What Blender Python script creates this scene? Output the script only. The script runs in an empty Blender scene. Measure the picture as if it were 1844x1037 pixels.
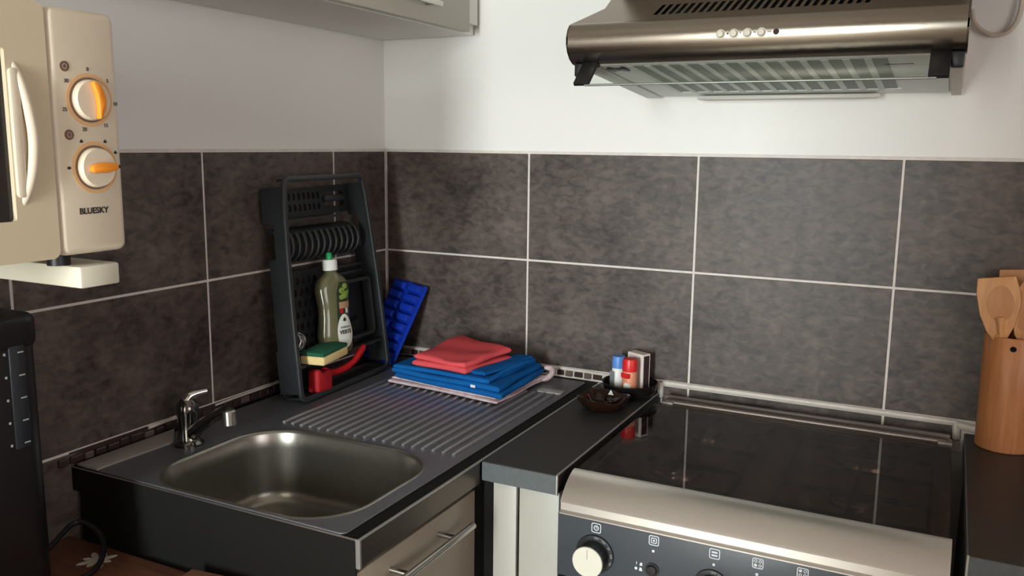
import bpy, bmesh, math, random
from mathutils import Vector, Matrix
random.seed(7)
scene = bpy.context.scene
COL = scene.collection
pi = math.pi

# ------------------------------------------------------------------ camera
cam_d = bpy.data.cameras.new('camera')
cam = bpy.data.objects.new('camera', cam_d)
COL.objects.link(cam)
scene.camera = cam
_rt = Vector((0.89258636, 0.45074752, 0.01078254))
_up = Vector((-0.08303601, 0.14083128, 0.98654527))
_fw = Vector((-0.44316432, 0.88147219, -0.16313236))
M = Matrix.Identity(4)
for i in range(3):
    M[i][0] = _rt[i]; M[i][1] = _up[i]; M[i][2] = -_fw[i]
M.translation = Vector((1.2841, -1.83646, 1.44154))
cam.matrix_world = M
cam_d.sensor_fit = 'HORIZONTAL'
cam_d.sensor_width = 36.0
cam_d.lens = 1567.73 / 1844 * 36.0
cam_d.clip_start = 0.02

# ------------------------------------------------------------------ world, lights, exposure
world = bpy.data.worlds.new('world')
scene.world = world
world.use_nodes = True
bg = world.node_tree.nodes['Background']
bg.inputs['Color'].default_value = (0.75, 0.85, 1.0, 1)
bg.inputs['Strength'].default_value = 1.0

def area(name, loc, target, sx, sy, power, color):
    d = bpy.data.lights.new(name, 'AREA')
    d.shape = 'RECTANGLE'; d.size = sx; d.size_y = sy
    d.energy = power; d.color = color
    o = bpy.data.objects.new(name, d)
    COL.objects.link(o)
    o.location = loc
    v = Vector(target) - Vector(loc)
    o.rotation_euler = v.to_track_quat('-Z', 'Y').to_euler()
    return o
# daylight from behind the camera, let in through an added, unseen passage and door
area('passage_daylight', (0.79, -4.16, 1.28), (0.79, 0, 1.28), 0.40, 1.5, 60, (0.91, 1.0, 1.0))
# added warm fill from the right, placed at an invented, unseen window
area('added_side_fill', (2.88, -1.9, 1.45), (0, -0.6, 1.2), 1.0, 1.1, 6.0, (1.0, 0.88, 0.82))

scene.view_settings.view_transform = 'Standard'
scene.view_settings.look = 'None'
scene.view_settings.gamma = 1
scene.view_settings.use_curve_mapping = False
scene.view_settings.exposure = 1.15
scene.cycles.use_denoising = True
scene.cycles.max_bounces = 10
scene.cycles.transparent_max_bounces = 12
scene.cycles.caustics_reflective = False
scene.cycles.caustics_refractive = False
scene.cycles.sample_clamp_indirect = 4.0

# ------------------------------------------------------------------ materials
def s2l(c):
    return tuple((x / 12.92 if x <= 0.04045 else ((x + 0.055) / 1.055) ** 2.4) for x in c)
def rgb(r, g, b):
    return s2l((r / 255, g / 255, b / 255)) + (1,)

def mat(name, col, rough=0.5, metal=0.0, spec=0.5, var=0.0, vscale=20, bump=0.0, bscale=200,
        stretch=None, coat=0.0, trans=0.0, ior=1.45, col2=None, emit=None, sheen=0.0, detail=3, rvar=0.0):
    m = bpy.data.materials.new(name)
    m.use_nodes = True
    nt = m.node_tree; N = nt.nodes; L = nt.links
    b = N['Principled BSDF']
    b.inputs['Base Color'].default_value = col
    b.inputs['Roughness'].default_value = rough
    b.inputs['Metallic'].default_value = metal
    b.inputs['Specular IOR Level'].default_value = spec
    b.inputs['Coat Weight'].default_value = coat
    b.inputs['Transmission Weight'].default_value = trans
    b.inputs['IOR'].default_value = ior
    b.inputs['Sheen Weight'].default_value = sheen
    geo = N.new('ShaderNodeNewGeometry')
    vec = geo.outputs['Position']
    if stretch:
        mp = N.new('ShaderNodeMapping'); mp.inputs['Scale'].default_value = stretch
        L.new(vec, mp.inputs['Vector']); vec = mp.outputs['Vector']
    if var or col2:
        nz = N.new('ShaderNodeTexNoise'); nz.inputs['Scale'].default_value = vscale
        nz.inputs['Detail'].default_value = detail; nz.inputs['Roughness'].default_value = 0.6
        L.new(vec, nz.inputs['Vector'])
        rp = N.new('ShaderNodeValToRGB')
        rp.color_ramp.elements[0].position = 0.3; rp.color_ramp.elements[1].position = 0.7
        c2 = col2 if col2 else tuple(min(1, c * (1 + var)) for c in col[:3]) + (1,)
        c1 = col if col2 else tuple(c * (1 - var) for c in col[:3]) + (1,)
        rp.color_ramp.elements[0].color = c1; rp.color_ramp.elements[1].color = c2
        L.new(nz.outputs['Fac'], rp.inputs['Fac']); L.new(rp.outputs['Color'], b.inputs['Base Color'])
        if rvar:
            mr = N.new('ShaderNodeMapRange')
            mr.inputs['To Min'].default_value = rough - rvar; mr.inputs['To Max'].default_value = rough + rvar
            L.new(nz.outputs['Fac'], mr.inputs['Value']); L.new(mr.outputs['Result'], b.inputs['Roughness'])
    if bump:
        n2 = N.new('ShaderNodeTexNoise'); n2.inputs['Scale'].default_value = bscale
        n2.inputs['Detail'].default_value = 2
        L.new(vec, n2.inputs['Vector'])
        bp = N.new('ShaderNodeBump'); bp.inputs['Strength'].default_value = bump; bp.inputs['Distance'].default_value = 0.001
        L.new(n2.outputs['Fac'], bp.inputs['Height']); L.new(bp.outputs['Normal'], b.inputs['Normal'])
    return m

def tile_material():
    m = bpy.data.materials.new('concrete_look_tile')
    m.use_nodes = True
    nt = m.node_tree; N = nt.nodes; L = nt.links
    b = N['Principled BSDF']
    geo = N.new('ShaderNodeNewGeometry')
    b.inputs['Specular IOR Level'].default_value = 0.36
    n1 = N.new('ShaderNodeTexNoise'); n1.inputs['Scale'].default_value = 7; n1.inputs['Detail'].default_value = 6; n1.inputs['Roughness'].default_value = 0.62
    n2 = N.new('ShaderNodeTexNoise'); n2.inputs['Scale'].default_value = 42; n2.inputs['Detail'].default_value = 4; n2.inputs['Distortion'].default_value = 0.6
    mp = N.new('ShaderNodeMapping'); mp.inputs['Scale'].default_value = (1, 1, 1.7)
    L.new(geo.outputs['Position'], n1.inputs['Vector'])
    L.new(geo.outputs['Position'], mp.inputs['Vector']); L.new(mp.outputs['Vector'], n2.inputs['Vector'])
    mix = N.new('ShaderNodeMath'); mix.operation = 'MULTIPLY_ADD'
    mix.inputs[1].default_value = 0.45
    L.new(n2.outputs['Fac'], mix.inputs[0])
    m2 = N.new('ShaderNodeMath'); m2.operation = 'MULTIPLY'; m2.inputs[1].default_value = 0.55
    L.new(n1.outputs['Fac'], m2.inputs[0]); L.new(m2.outputs[0], mix.inputs[2])
    rp = N.new('ShaderNodeValToRGB')
    e = rp.color_ramp.elements
    e[0].position = 0.36; e[0].color = rgb(48, 40, 37)
    e[1].position = 0.66; e[1].color = rgb(104, 92, 86)
    L.new(mix.outputs[0], rp.inputs['Fac'])
    L.new(rp.outputs['Color'], b.inputs['Base Color'])
    mr = N.new('ShaderNodeMapRange'); mr.inputs['To Min'].default_value = 0.36; mr.inputs['To Max'].default_value = 0.56
    L.new(n1.outputs['Fac'], mr.inputs['Value']); L.new(mr.outputs['Result'], b.inputs['Roughness'])
    bp = N.new('ShaderNodeBump'); bp.inputs['Strength'].default_value = 0.12; bp.inputs['Distance'].default_value = 0.001
    L.new(n2.outputs['Fac'], bp.inputs['Height']); L.new(bp.outputs['Normal'], b.inputs['Normal'])
    return m

def dark_glass(name, tint, rough=0.03, fres=0.05):
    """tinted thin glass: a fresnel mirror over a tinted see-through layer"""
    m = bpy.data.materials.new(name); m.use_nodes = True
    nt = m.node_tree; N = nt.nodes; L = nt.links
    for n in list(N): N.remove(n)
    out = N.new('ShaderNodeOutputMaterial')
    tr = N.new('ShaderNodeBsdfTransparent'); tr.inputs['Color'].default_value = tint
    gl = N.new('ShaderNodeBsdfGlossy'); gl.inputs['Roughness'].default_value = rough
    lw = N.new('ShaderNodeLayerWeight'); lw.inputs['Blend'].default_value = 0.5
    pw = N.new('ShaderNodeMath'); pw.operation = 'POWER'; pw.inputs[1].default_value = 5.0
    L.new(lw.outputs['Facing'], pw.inputs[0])
    fr = N.new('ShaderNodeMath'); fr.operation = 'MULTIPLY_ADD'
    fr.inputs[1].default_value = 1 - fres; fr.inputs[2].default_value = fres
    L.new(pw.outputs[0], fr.inputs[0])
    mx = N.new('ShaderNodeMixShader')
    L.new(fr.outputs[0], mx.inputs['Fac']); L.new(tr.outputs[0], mx.inputs[1]); L.new(gl.outputs[0], mx.inputs[2])
    L.new(mx.outputs[0], out.inputs['Surface'])
    return m

MT = {}
MT['plaster'] = mat('white_plaster', rgb(230, 227, 222), 0.7, spec=0.25, bump=0.25, bscale=260)
MT['backwall'] = mat('room_wall_paint', rgb(212, 203, 194), 0.8)
MT['ceiling'] = mat('ceiling_paint', rgb(222, 216, 208), 0.8)
MT['floor'] = mat('floor_tile', rgb(178, 168, 156), 0.5, var=0.1, vscale=4)
MT['tile'] = tile_material()
MT['grout'] = mat('pale_grout', rgb(214, 205, 198), 0.8, var=0.08, vscale=60, spec=0.2)
MT['caulk'] = mat('white_caulk', rgb(208, 200, 190), 0.6, var=0.1, vscale=40)
MT['cab_beige'] = mat('beige_laminate', rgb(170, 163, 150), 0.38, bump=0.1, bscale=400)
MT['cab_front'] = mat('cabinet_front', rgb(140, 128, 112), 0.34, var=0.03, vscale=60)
MT['cab_panel'] = mat('pale_beige_panel', rgb(164, 160, 150), 0.42)
MT['cab_under'] = mat('white_carcass', rgb(228, 225, 218), 0.55)
MT['gap'] = mat('dark_gap', rgb(14, 13, 12), 0.8, spec=0.2)
MT['counter'] = mat('black_worktop', rgb(46, 45, 43), 0.42, var=0.2, vscale=260, bump=0.1, bscale=300)
MT['edge'] = mat('worktop_edge_band', rgb(84, 88, 89), 0.4, var=0.1, vscale=120)
MT['endface'] = mat('dark_end_panel', rgb(22, 21, 19), 0.6, var=0.1, vscale=100, spec=0.15)
MT['alu'] = mat('aluminium_trim', rgb(205, 205, 200), 0.35, metal=0.9)
MT['steel'] = mat('brushed_steel', rgb(214, 208, 202), 0.33, metal=1.0, stretch=(4, 60, 60), var=0.04, vscale=30, bump=0.05, bscale=40)
MT['hoodsteel'] = mat('hood_brushed_steel', rgb(150, 141, 130), 0.25, metal=1.0, stretch=(3, 90, 90), var=0.08, vscale=20, bump=0.06, bscale=30)
MT['sinksteel'] = mat('sink_steel', rgb(132, 132, 138), 0.42, metal=0.75, var=0.06, vscale=50, bump=0.04, bscale=300)
MT['bowlsteel'] = mat('sink_bowl_steel', rgb(150, 146, 138), 0.30, metal=0.92, var=0.05, vscale=60)
MT['ridgesteel'] = mat('ridge_steel', rgb(176, 175, 178), 0.34, metal=0.85)
MT['paleplate'] = mat('pale_plate', rgb(168, 168, 166), 0.4)
MT['stripgrey'] = mat('dull_grey_strip', rgb(146, 138, 131), 0.5, spec=0.3)
MT['dullbar'] = mat('dull_steel_bar', rgb(150, 150, 145), 0.4, metal=0.7)
MT['buttoncream'] = mat('cream_button', rgb(186, 178, 162), 0.4)
MT['edgemirror'] = mat('dark_steel_edging', rgb(104, 95, 86), 0.3, metal=0.9)
MT['railmetal'] = mat('lid_rail_metal', rgb(112, 102, 96), 0.45, metal=0.8)
MT['chrome'] = mat('chrome', rgb(215, 213, 208), 0.1, metal=1.0)
MT['chromedark'] = mat('shaded_chrome', rgb(112, 110, 107), 0.16, metal=1.0)  # chrome darkened in its colour to imitate the dark surroundings it mirrors
MT['chromesat'] = mat('satin_chrome', rgb(190, 186, 178), 0.25, metal=1.0)
MT['cream'] = mat('cream_plastic', rgb(206, 192, 170), 0.42, var=0.02, vscale=80)
MT['creamdoor'] = mat('cream_door_plastic', rgb(198, 182, 154), 0.42)
MT['ring'] = mat('peach_print', rgb(206, 160, 112), 0.5)
MT['orange'] = mat('orange_plastic', rgb(232, 140, 40), 0.4)
MT['brown'] = mat('brown_print', rgb(110, 80, 60), 0.6)
MT['ink'] = mat('black_print', rgb(44, 38, 36), 0.6)
MT['mwwin'] = mat('dark_oven_window', rgb(24, 16, 16), 0.12, coat=0.3)
MT['armwhite'] = mat('ivory_bracket', rgb(206, 199, 180), 0.45)
MT['black'] = mat('black_plastic', rgb(20, 18, 19), 0.45)
MT['coffee'] = mat('black_appliance', rgb(17, 14, 15), 0.38, var=0.1, vscale=90)
MT['coffeegauge'] = mat('smoked_gauge', rgb(36, 38, 42), 0.25)
MT['greyprint'] = mat('grey_print', rgb(150, 150, 150), 0.6)
MT['rack'] = mat('charcoal_plastic', rgb(46, 48, 49), 0.42, var=0.08, vscale=30)
MT['rackdark'] = mat('charcoal_plastic_dark', rgb(32, 34, 36), 0.5)
MT['blue'] = mat('blue_plastic', rgb(16, 50, 160), 0.3)
MT['red'] = mat('red_plastic', rgb(190, 20, 28), 0.4)
MT['bristle'] = mat('red_bristles', rgb(170, 20, 28), 0.7)
MT['towelred'] = mat('red_cloth', rgb(212, 82, 87), 0.95, var=0.06, vscale=30, bump=0.6, bscale=700, spec=0.1)
MT['towelblue'] = mat('blue_cloth', rgb(20, 92, 160), 0.95, var=0.08, vscale=30, bump=0.6, bscale=700, spec=0.1)
MT['towelpink'] = mat('pink_cloth', rgb(196, 162, 172), 0.95, col2=rgb(216, 204, 202), vscale=60, bump=0.6, bscale=700, spec=0.1)
MT['white'] = mat('white_plastic', rgb(232, 230, 225), 0.45)
MT['label_white'] = mat('white_label', rgb(225, 226, 216), 0.5)
MT['soap'] = mat('green_detergent', rgb(100, 98, 70), 0.16, var=0.06, vscale=30, coat=0.5)
MT['leaf'] = mat('leaf_print', rgb(84, 110, 48), 0.5, col2=rgb(150, 172, 80), vscale=90)
MT['darkgreen'] = mat('dark_green_print', rgb(38, 52, 28), 0.5)
MT['tan'] = mat('tan_print', rgb(176, 140, 104), 0.5)
MT['green'] = mat('green_nozzle', rgb(28, 150, 84), 0.3)
MT['spongegreen'] = mat('green_scourer', rgb(26, 92, 66), 0.95, var=0.25, vscale=400, bump=0.8, bscale=500)
MT['spongeyellow'] = mat('yellow_foam', rgb(232, 208, 146), 0.95, var=0.06, vscale=300, bump=0.5, bscale=400)
MT['wool'] = mat('steel_wool', rgb(170, 168, 165), 0.4, metal=0.9)
MT['bowlblack'] = mat('black_ceramic', rgb(22, 18, 18), 0.25)
MT['amber'] = mat('amber_glass', rgb(58, 34, 24), 0.07, var=0.2, vscale=40, trans=0.55, ior=1.3, coat=0.5)
MT['capblue'] = mat('blue_cap', rgb(92, 140, 212), 0.4)
MT['capred'] = mat('red_cap', rgb(206, 40, 40), 0.35)
MT['spice'] = mat('orange_spice_jar', rgb(208, 136, 104), 0.3, var=0.12, vscale=90)
MT['greylabel'] = mat('grey_label', rgb(120, 124, 124), 0.5)
MT['matchbox'] = mat('white_card', rgb(222, 210, 200), 0.7)
MT['striker'] = mat('striker_strip', rgb(50, 32, 32), 0.8)
MT['bamboo'] = mat('bamboo', rgb(190, 126, 80), 0.42, stretch=(60, 60, 5), col2=rgb(170, 108, 64), vscale=2.2, bump=0.1, bscale=8)
MT['beech'] = mat('beech_wood', rgb(206, 152, 100), 0.5, stretch=(40, 40, 6), col2=rgb(188, 132, 84), vscale=2.5)
MT['beechdark'] = mat('beech_wood_dark', rgb(182, 126, 80), 0.5, stretch=(40, 40, 6), var=0.08, vscale=2.5)  # darker beech for the hollows and the rear utensils
MT['panel'] = mat('anthracite_enamel', rgb(62, 66, 71), 0.38, var=0.05, vscale=300)
MT['knobface'] = mat('pale_knob_face', rgb(206, 201, 186), 0.4)
MT['icon'] = mat('white_icon_print', rgb(205, 208, 212), 0.6)
MT['hob'] = mat('dark_hob_enamel', rgb(110, 100, 94), 0.4)
MT['iron'] = mat('cast_iron', rgb(30, 28, 28), 0.6)
MT['lidglass'] = dark_glass('smoked_lid_glass', (0.60, 0.55, 0.52, 1), 0.02, fres=0.05)
MT['visor'] = dark_glass('clear_visor', (0.95, 0.97, 0.95, 1), 0.02, fres=0.015)
MT['under'] = mat('hood_underside_enamel', rgb(206, 210, 204), 0.42)
MT['slotgrey'] = mat('filter_slot', rgb(134, 144, 134), 0.6)
MT['slotpale'] = mat('filter_bar', rgb(198, 206, 196), 0.5)
MT['lamp'] = mat('lamp_cover', rgb(190, 185, 176), 0.35)
MT['railbeige'] = mat('hood_side_rail', rgb(214, 202, 188), 0.5)
MT['cable'] = mat('white_cable', rgb(190, 176, 160), 0.6)
MT['tablewood'] = mat('printed_table_cover', rgb(136, 90, 66), 0.5, stretch=(5, 60, 5), col2=rgb(100, 62, 46), vscale=3)
MT['boardwood'] = mat('light_brown_board', rgb(150, 106, 82), 0.5, stretch=(5, 40, 5), var=0.1, vscale=3)
MT['petal'] = mat('cream_petal', rgb(212, 204, 184), 0.6)
MT['mosaic1'] = mat('mosaic_dark', rgb(58, 44, 42), 0.3)
MT['mosaic2'] = mat('mosaic_brown', rgb(96, 82, 76), 0.35)
MT['mosaic3'] = mat('mosaic_grey', rgb(146, 136, 128), 0.4)

# ------------------------------------------------------------------ mesh helpers
class MB:
    def __init__(self): self.bm = bmesh.new()
    def box(self, x0, x1, y0, y1, z0, z1, bev=0.0, seg=2, mtx=None):
        b = bmesh.new()
        vs = [b.verts.new((x, y, z)) for x in (x0, x1) for y in (y0, y1) for z in (z0, z1)]
        for f in ((0, 1, 3, 2), (4, 6, 7, 5), (0, 4, 5, 1), (2, 3, 7, 6), (0, 2, 6, 4), (1, 5, 7, 3)):
            b.faces.new([vs[i] for i in f])
        bmesh.ops.recalc_face_normals(b, faces=b.faces[:])
        if bev: bmesh.ops.bevel(b, geom=b.edges[:], offset=bev, segments=seg, profile=0.5, affect='EDGES')
        return self._add(b, mtx)
    def _add(self, b, mtx=None):
        if mtx is not None: bmesh.ops.transform(b, matrix=mtx, verts=b.verts[:])
        me = bpy.data.meshes.new('tmp'); b.to_mesh(me); b.free()
        self.bm.from_mesh(me); bpy.data.meshes.remove(me)
        return self
    def lathe(self, prof, seg=32, mtx=None, lobes=None):
        """prof: list of (r, z); r = 0 ends close the surface"""
        b = bmesh.new(); rings = []
        for r, z in prof:
            if r <= 1e-6: rings.append([b.verts.new((0, 0, z))])
            else:
                rr = []
                for i in range(seg):
                    a = 2 * pi * i / seg
                    k = lobes(a, r, z) if lobes else (1, 0)
                    rr.append(b.verts.new((r * k[0] * math.cos(a), r * k[0] * math.sin(a), z + k[1])))
                rings.append(rr)
        for A, B in zip(rings[:-1], rings[1:]):
            for i in range(seg):
                j = (i + 1) % seg
                if len(A) == 1 and len(B) == 1: continue
                if len(A) == 1: b.faces.new((A[0], B[i], B[j]))
                elif len(B) == 1: b.faces.new((A[i], A[j], B[0]))
                else: b.faces.new((A[i], A[j], B[j], B[i]))
        bmesh.ops.recalc_face_normals(b, faces=b.faces[:])
        return self._add(b, mtx)
    def cyl(self, p0, p1, r, seg=20, r1=None, bev=0.0):
        p0 = Vector(p0); p1 = Vector(p1); h = (p1 - p0).length
        r1 = r if r1 is None else r1
        q = (p1 - p0).to_track_quat('Z', 'Y').to_matrix().to_4x4(); q.translation = p0
        if bev: pr = [(0, 0), (r - bev, 0), (r, bev), (r1, h - bev), (r1 - bev, h), (0, h)]
        else: pr = [(0, 0), (r, 0), (r1, h), (0, h)]
        return self.lathe(pr, seg, q)
    def tube(self, pts, r, seg=10, smooth=6, radii=None):
        pts = [Vector(p) for p in pts]
        if smooth and len(pts) > 2:
            out = []; rad = []
            for i in range(len(pts) - 1):
                a = pts[max(i - 1, 0)]; b_ = pts[i]; c = pts[i + 1]; d = pts[min(i + 2, len(pts) - 1)]
                for k in range(smooth):
                    t = k / smooth
                    out.append(0.5 * ((2 * b_) + (c - a) * t + (2 * a - 5 * b_ + 4 * c - d) * t * t + (3 * b_ - a - 3 * c + d) * t ** 3))
                    if radii: rad.append(radii[i] * (1 - t) + radii[i + 1] * t)
            out.append(pts[-1])
            if radii: rad.append(radii[-1])
            pts = out
        else: rad = radii
        b = bmesh.new(); rings = []
        up = Vector((0, 0, 1))
        for i, p in enumerate(pts):
            t = (pts[min(i + 1, len(pts) - 1)] - pts[max(i - 1, 0)]).normalized()
            n = up - t * up.dot(t)
            if n.length < 1e-3: n = Vector((1, 0, 0)) - t * t.x
            n.normalize(); up = n; c = t.cross(n)
            rr = rad[i] if radii else r
            rings.append([b.verts.new(p + n * rr * math.cos(2 * pi * k / seg) + c * rr * math.sin(2 * pi * k / seg)) for k in range(seg)])
        for A, B in zip(rings[:-1], rings[1:]):
            for k in range(seg): b.faces.new((A[k], A[(k + 1) % seg], B[(k + 1) % seg], B[k]))
        b.faces.new(rings[0][::-1]); b.faces.new(rings[-1])
        bmesh.ops.recalc_face_normals(b, faces=b.faces[:])
        return self._add(b)
    def prism(self, outline, d0, d1, plane='xy', bev=0.0, holes=(), mtx=None, seg=2):
        """outline extruded between d0 and d1 along the axis the plane leaves out"""
        def P(a, c, d):
            return {'xy': (a, c, d), 'xz': (a, d, c), 'yz': (d, a, c)}[plane]
        b = bmesh.new(); edges = []
        for lp in (outline,) + tuple(holes):
            vs = [b.verts.new(P(p[0], p[1], d0)) for p in lp]
            for i in range(len(vs)): edges.append(b.edges.new((vs[i], vs[(i + 1) % len(vs)])))
        if holes: bmesh.ops.triangle_fill(b, edges=edges, use_beauty=True)
        else: b.faces.new(b.verts[:])
        fs = b.faces[:]
        ex = bmesh.ops.extrude_face_region(b, geom=fs)
        off = Vector(P(0, 0, d1)) - Vector(P(0, 0, d0))
        bmesh.ops.translate(b, vec=off, verts=[g for g in ex['geom'] if isinstance(g, bmesh.types.BMVert)])
        bmesh.ops.recalc_face_normals(b, faces=b.faces[:])
        if bev:
            sharp = [e for e in b.edges if len(e.link_faces) == 2 and e.calc_face_angle() > 0.7]
            bmesh.ops.bevel(b, geom=sharp, offset=bev, segments=seg, profile=0.5, affect='EDGES')
        return self._add(b, mtx)
    def build(self, name, material, parent=None, smooth=True, angle=0.6):
        me = bpy.data.meshes.new(name)
        self.bm.to_mesh(me); self.bm.free()
        return link_mesh(name, me, material, parent, smooth, angle)

def link_mesh(name, me, material, parent=None, smooth=True, angle=0.6):
    me.materials.append(material)
    if smooth and len(me.polygons):
        me.polygons.foreach_set('use_smooth', [True] * len(me.polygons))
        me.set_sharp_from_angle(angle=angle)
    o = bpy.data.objects.new(name, me)
    COL.objects.link(o)
    if parent: o.parent = parent
    return o

def dup(o, parent=None, loc=None, rot=None):
    c = o.copy(); COL.objects.link(c)
    if parent: c.parent = parent
    if loc is not None: c.location = loc
    if rot is not None: c.rotation_euler = rot
    return c

def thing(name, label, cat, loc=(0, 0, 0), rot=(0, 0, 0), group=None):
    o = bpy.data.objects.new(name, None); o.empty_display_size = 0.05
    COL.objects.link(o); o.location = loc; o.rotation_euler = rot
    return tag(o, label, cat, group)
def tag(o, label, cat, group=None):
    o['label'] = label; o['category'] = cat
    if group: o['group'] = group
    return o
def struct(o):
    o['kind'] = 'structure'; return o

def rrect(a0, a1, c0, c1, r, n=6):
    out = []
    for cx, cy, s in ((a1 - r, c1 - r, 0), (a0 + r, c1 - r, 1), (a0 + r, c0 + r, 2), (a1 - r, c0 + r, 3)):
        for i in range(n + 1):
            t = pi / 2 * (s + i / n)
            out.append((cx + r * math.cos(t), cy + r * math.sin(t)))
    return out
def ellipse(cx, cy, rx, ry, n=24):
    return [(cx + rx * math.cos(2 * pi * i / n), cy + ry * math.sin(2 * pi * i / n)) for i in range(n)]

def text_mesh(body, size, name, material, parent, mtx, depth=0.0003, bold=0.0):
    c = bpy.data.curves.new('txt', 'FONT')
    c.body = body; c.size = size; c.align_x = 'CENTER'; c.align_y = 'CENTER'; c.extrude = depth; c.offset = bold
    o = bpy.data.objects.new('txt', c); COL.objects.link(o)
    dg = bpy.context.evaluated_depsgraph_get()
    me = bpy.data.meshes.new_from_object(o.evaluated_get(dg))
    bpy.data.objects.remove(o); bpy.data.curves.remove(c)
    me.transform(mtx)
    me.materials.clear()
    return link_mesh(name, me, material, parent, smooth=False)
def frame(origin, xdir, ydir):
    x = Vector(xdir).normalized(); y = Vector(ydir); y = (y - x * y.dot(x)).normalized(); z = x.cross(y)
    m = Matrix.Identity(4)
    for i in range(3): m[i][0] = x[i]; m[i][1] = y[i]; m[i][2] = z[i]
    m.translation = Vector(origin)
    return m

# ------------------------------------------------------------------ the room
ZT, ZM, ZB, ZC = 1.4218, 1.1718, 0.9236, 0.90      # tile top, joint, bottom, counter top
struct(MB().box(-0.1, 3.1, -4.4, 0.1, -0.06, 0.0).build('floor', MT['floor'], smooth=False))
struct(MB().box(-0.1, 3.1, -4.4, 0.1, 2.5, 2.56).build('ceiling', MT['ceiling'], smooth=False))
wall_back = struct(MB().box(-0.1, 3.1, 0.004, 0.1, 0.0, 2.5).build('wall_back', MT['plaster'], smooth=False))
wall_left = struct(MB().box(-0.1, -0.004, -2.5, 0.004, 0.0, 2.5).build('wall_left', MT['plaster'], smooth=False))
DX0, DX1, DZ = 0.36, 0.955, 2.06          # added doorway, its jambs set to shade the right of the back wall
wf = MB()
wf.box(-0.004, DX0, -2.52, -2.42, 0, 2.5).box(DX1, 3.0, -2.52, -2.42, 0, 2.5).box(DX0, DX1, -2.52, -2.42, DZ, 2.5)
struct(wf.build('wall_front', MT['backwall'], smooth=False))
ps = MB()
ps.box(0.18, 0.26, -4.4, -2.52, 0, 2.5).box(1.14, 1.22, -4.4, -2.52, 0, 2.5)
ps.box(0.26, 1.14, -4.4, -4.3, 2.05, 2.5).box(0.26, 0.54, -4.4, -4.3, 0, 2.05).box(1.04, 1.14, -4.4, -4.3, 0, 2.05).box(0.54, 1.04, -4.4, -4.3, 0, 0.12)
struct(ps.build('added_wall_passage', MT['backwall'], smooth=False))  # unseen passage added to narrow the daylight reaching the back wall
struct(MB().prism([(0.54, 0.12), (1.04, 0.12), (1.04, 2.05), (0.54, 2.05)], -4.35, -4.30, 'xz',
       holes=([(0.59, 0.18), (0.99, 0.18), (0.99, 1.99), (0.59, 1.99)],)).build('added_door_1', MT['white'], smooth=False))  # added frame at the passage end, out of view
wr = MB()
wr.box(3.0, 3.1, -2.52, -2.45, 0, 2.5).box(3.0, 3.1, -1.35, 0.004, 0, 2.5).box(3.0, 3.1, -2.45, -1.35, 0, 0.85).box(3.0, 3.1, -2.45, -1.35, 2.05, 2.5)
struct(wr.build('wall_right', MT['backwall'], smooth=False))
struct(MB().prism([(-2.45, 0.85), (-1.35, 0.85), (-1.35, 2.05), (-2.45, 2.05)], 3.0, 3.05, 'yz',
       holes=([(-2.4, 0.9), (-1.4, 0.9), (-1.4, 2.0), (-2.4, 2.0)],)).build('added_window_1', MT['white'], smooth=False))  # unseen window frame added to go with the side fill lamp

# grout beds and tiles
G = 0.0024
MB().box(0.0, 1.99, 0.0012, 0.0045, 0.86, ZT + 0.004).build('grout_bed', MT['grout'], wall_back, smooth=False)
MB().box(-0.0045, -0.0012, -1.9, 0.0, 0.64, ZT + 0.004).build('grout_bed', MT['grout'], wall_left, smooth=False)
def tile_at(parent, plane, a0, a1, z0, z1):
    m = MB(); t = 0.0072; off = random.uniform(-0.0005, 0.0005)
    if plane == 'back': m.box(a0 + G, a1 - G, off, t, z0 + G, z1 - G, 0.0008, 1)
    else: m.box(-t, off, a0 + G, a1 - G, z0 + G, z1 - G, 0.0008, 1)
    return m.build('tile', MT['tile'], parent, smooth=False)
xb = [0.002, 0.4009, 0.7984, 1.1958, 1.5933, 1.99]
for a, b in zip(xb[:-1], xb[1:]):
    tile_at(wall_back, 'back', a, b, ZM, ZT)
    tile_at(wall_back, 'back', a, b, ZB, ZM)
for a, b in ((0.7375, 0.7984), (0.7984, 1.1958), (1.1958, 1.3265)):     # cut strip behind the cooker
    tile_at(wall_back, 'back', a, b, 0.868, 0.914)
yl = [-0.002, -0.2063, -0.6038, -1.0012, -1.3986, -1.796]
for b, a in zip(yl[:-1], yl[1:]):
    tile_at(wall_left, 'left', a, b, ZM, ZT)
    tile_at(wall_left, 'left', a, b, ZB, ZM)
tile_at(wall_left, 'left', -1.0012, -0.900, 0.672, ZB)
tile_at(wall_left, 'left', -1.3986, -1.0012, 0.672, ZB)
tile_at(wall_left, 'left', -1.796, -1.3986, 0.672, ZB)
MB().box(-0.003, -0.0004, -0.925, 0.0, 0.898, 0.9232).build('mosaic_bed', MT['mosaic1'], wall_left, smooth=False)['label'] = 'dark bed of the mosaic strip'
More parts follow.
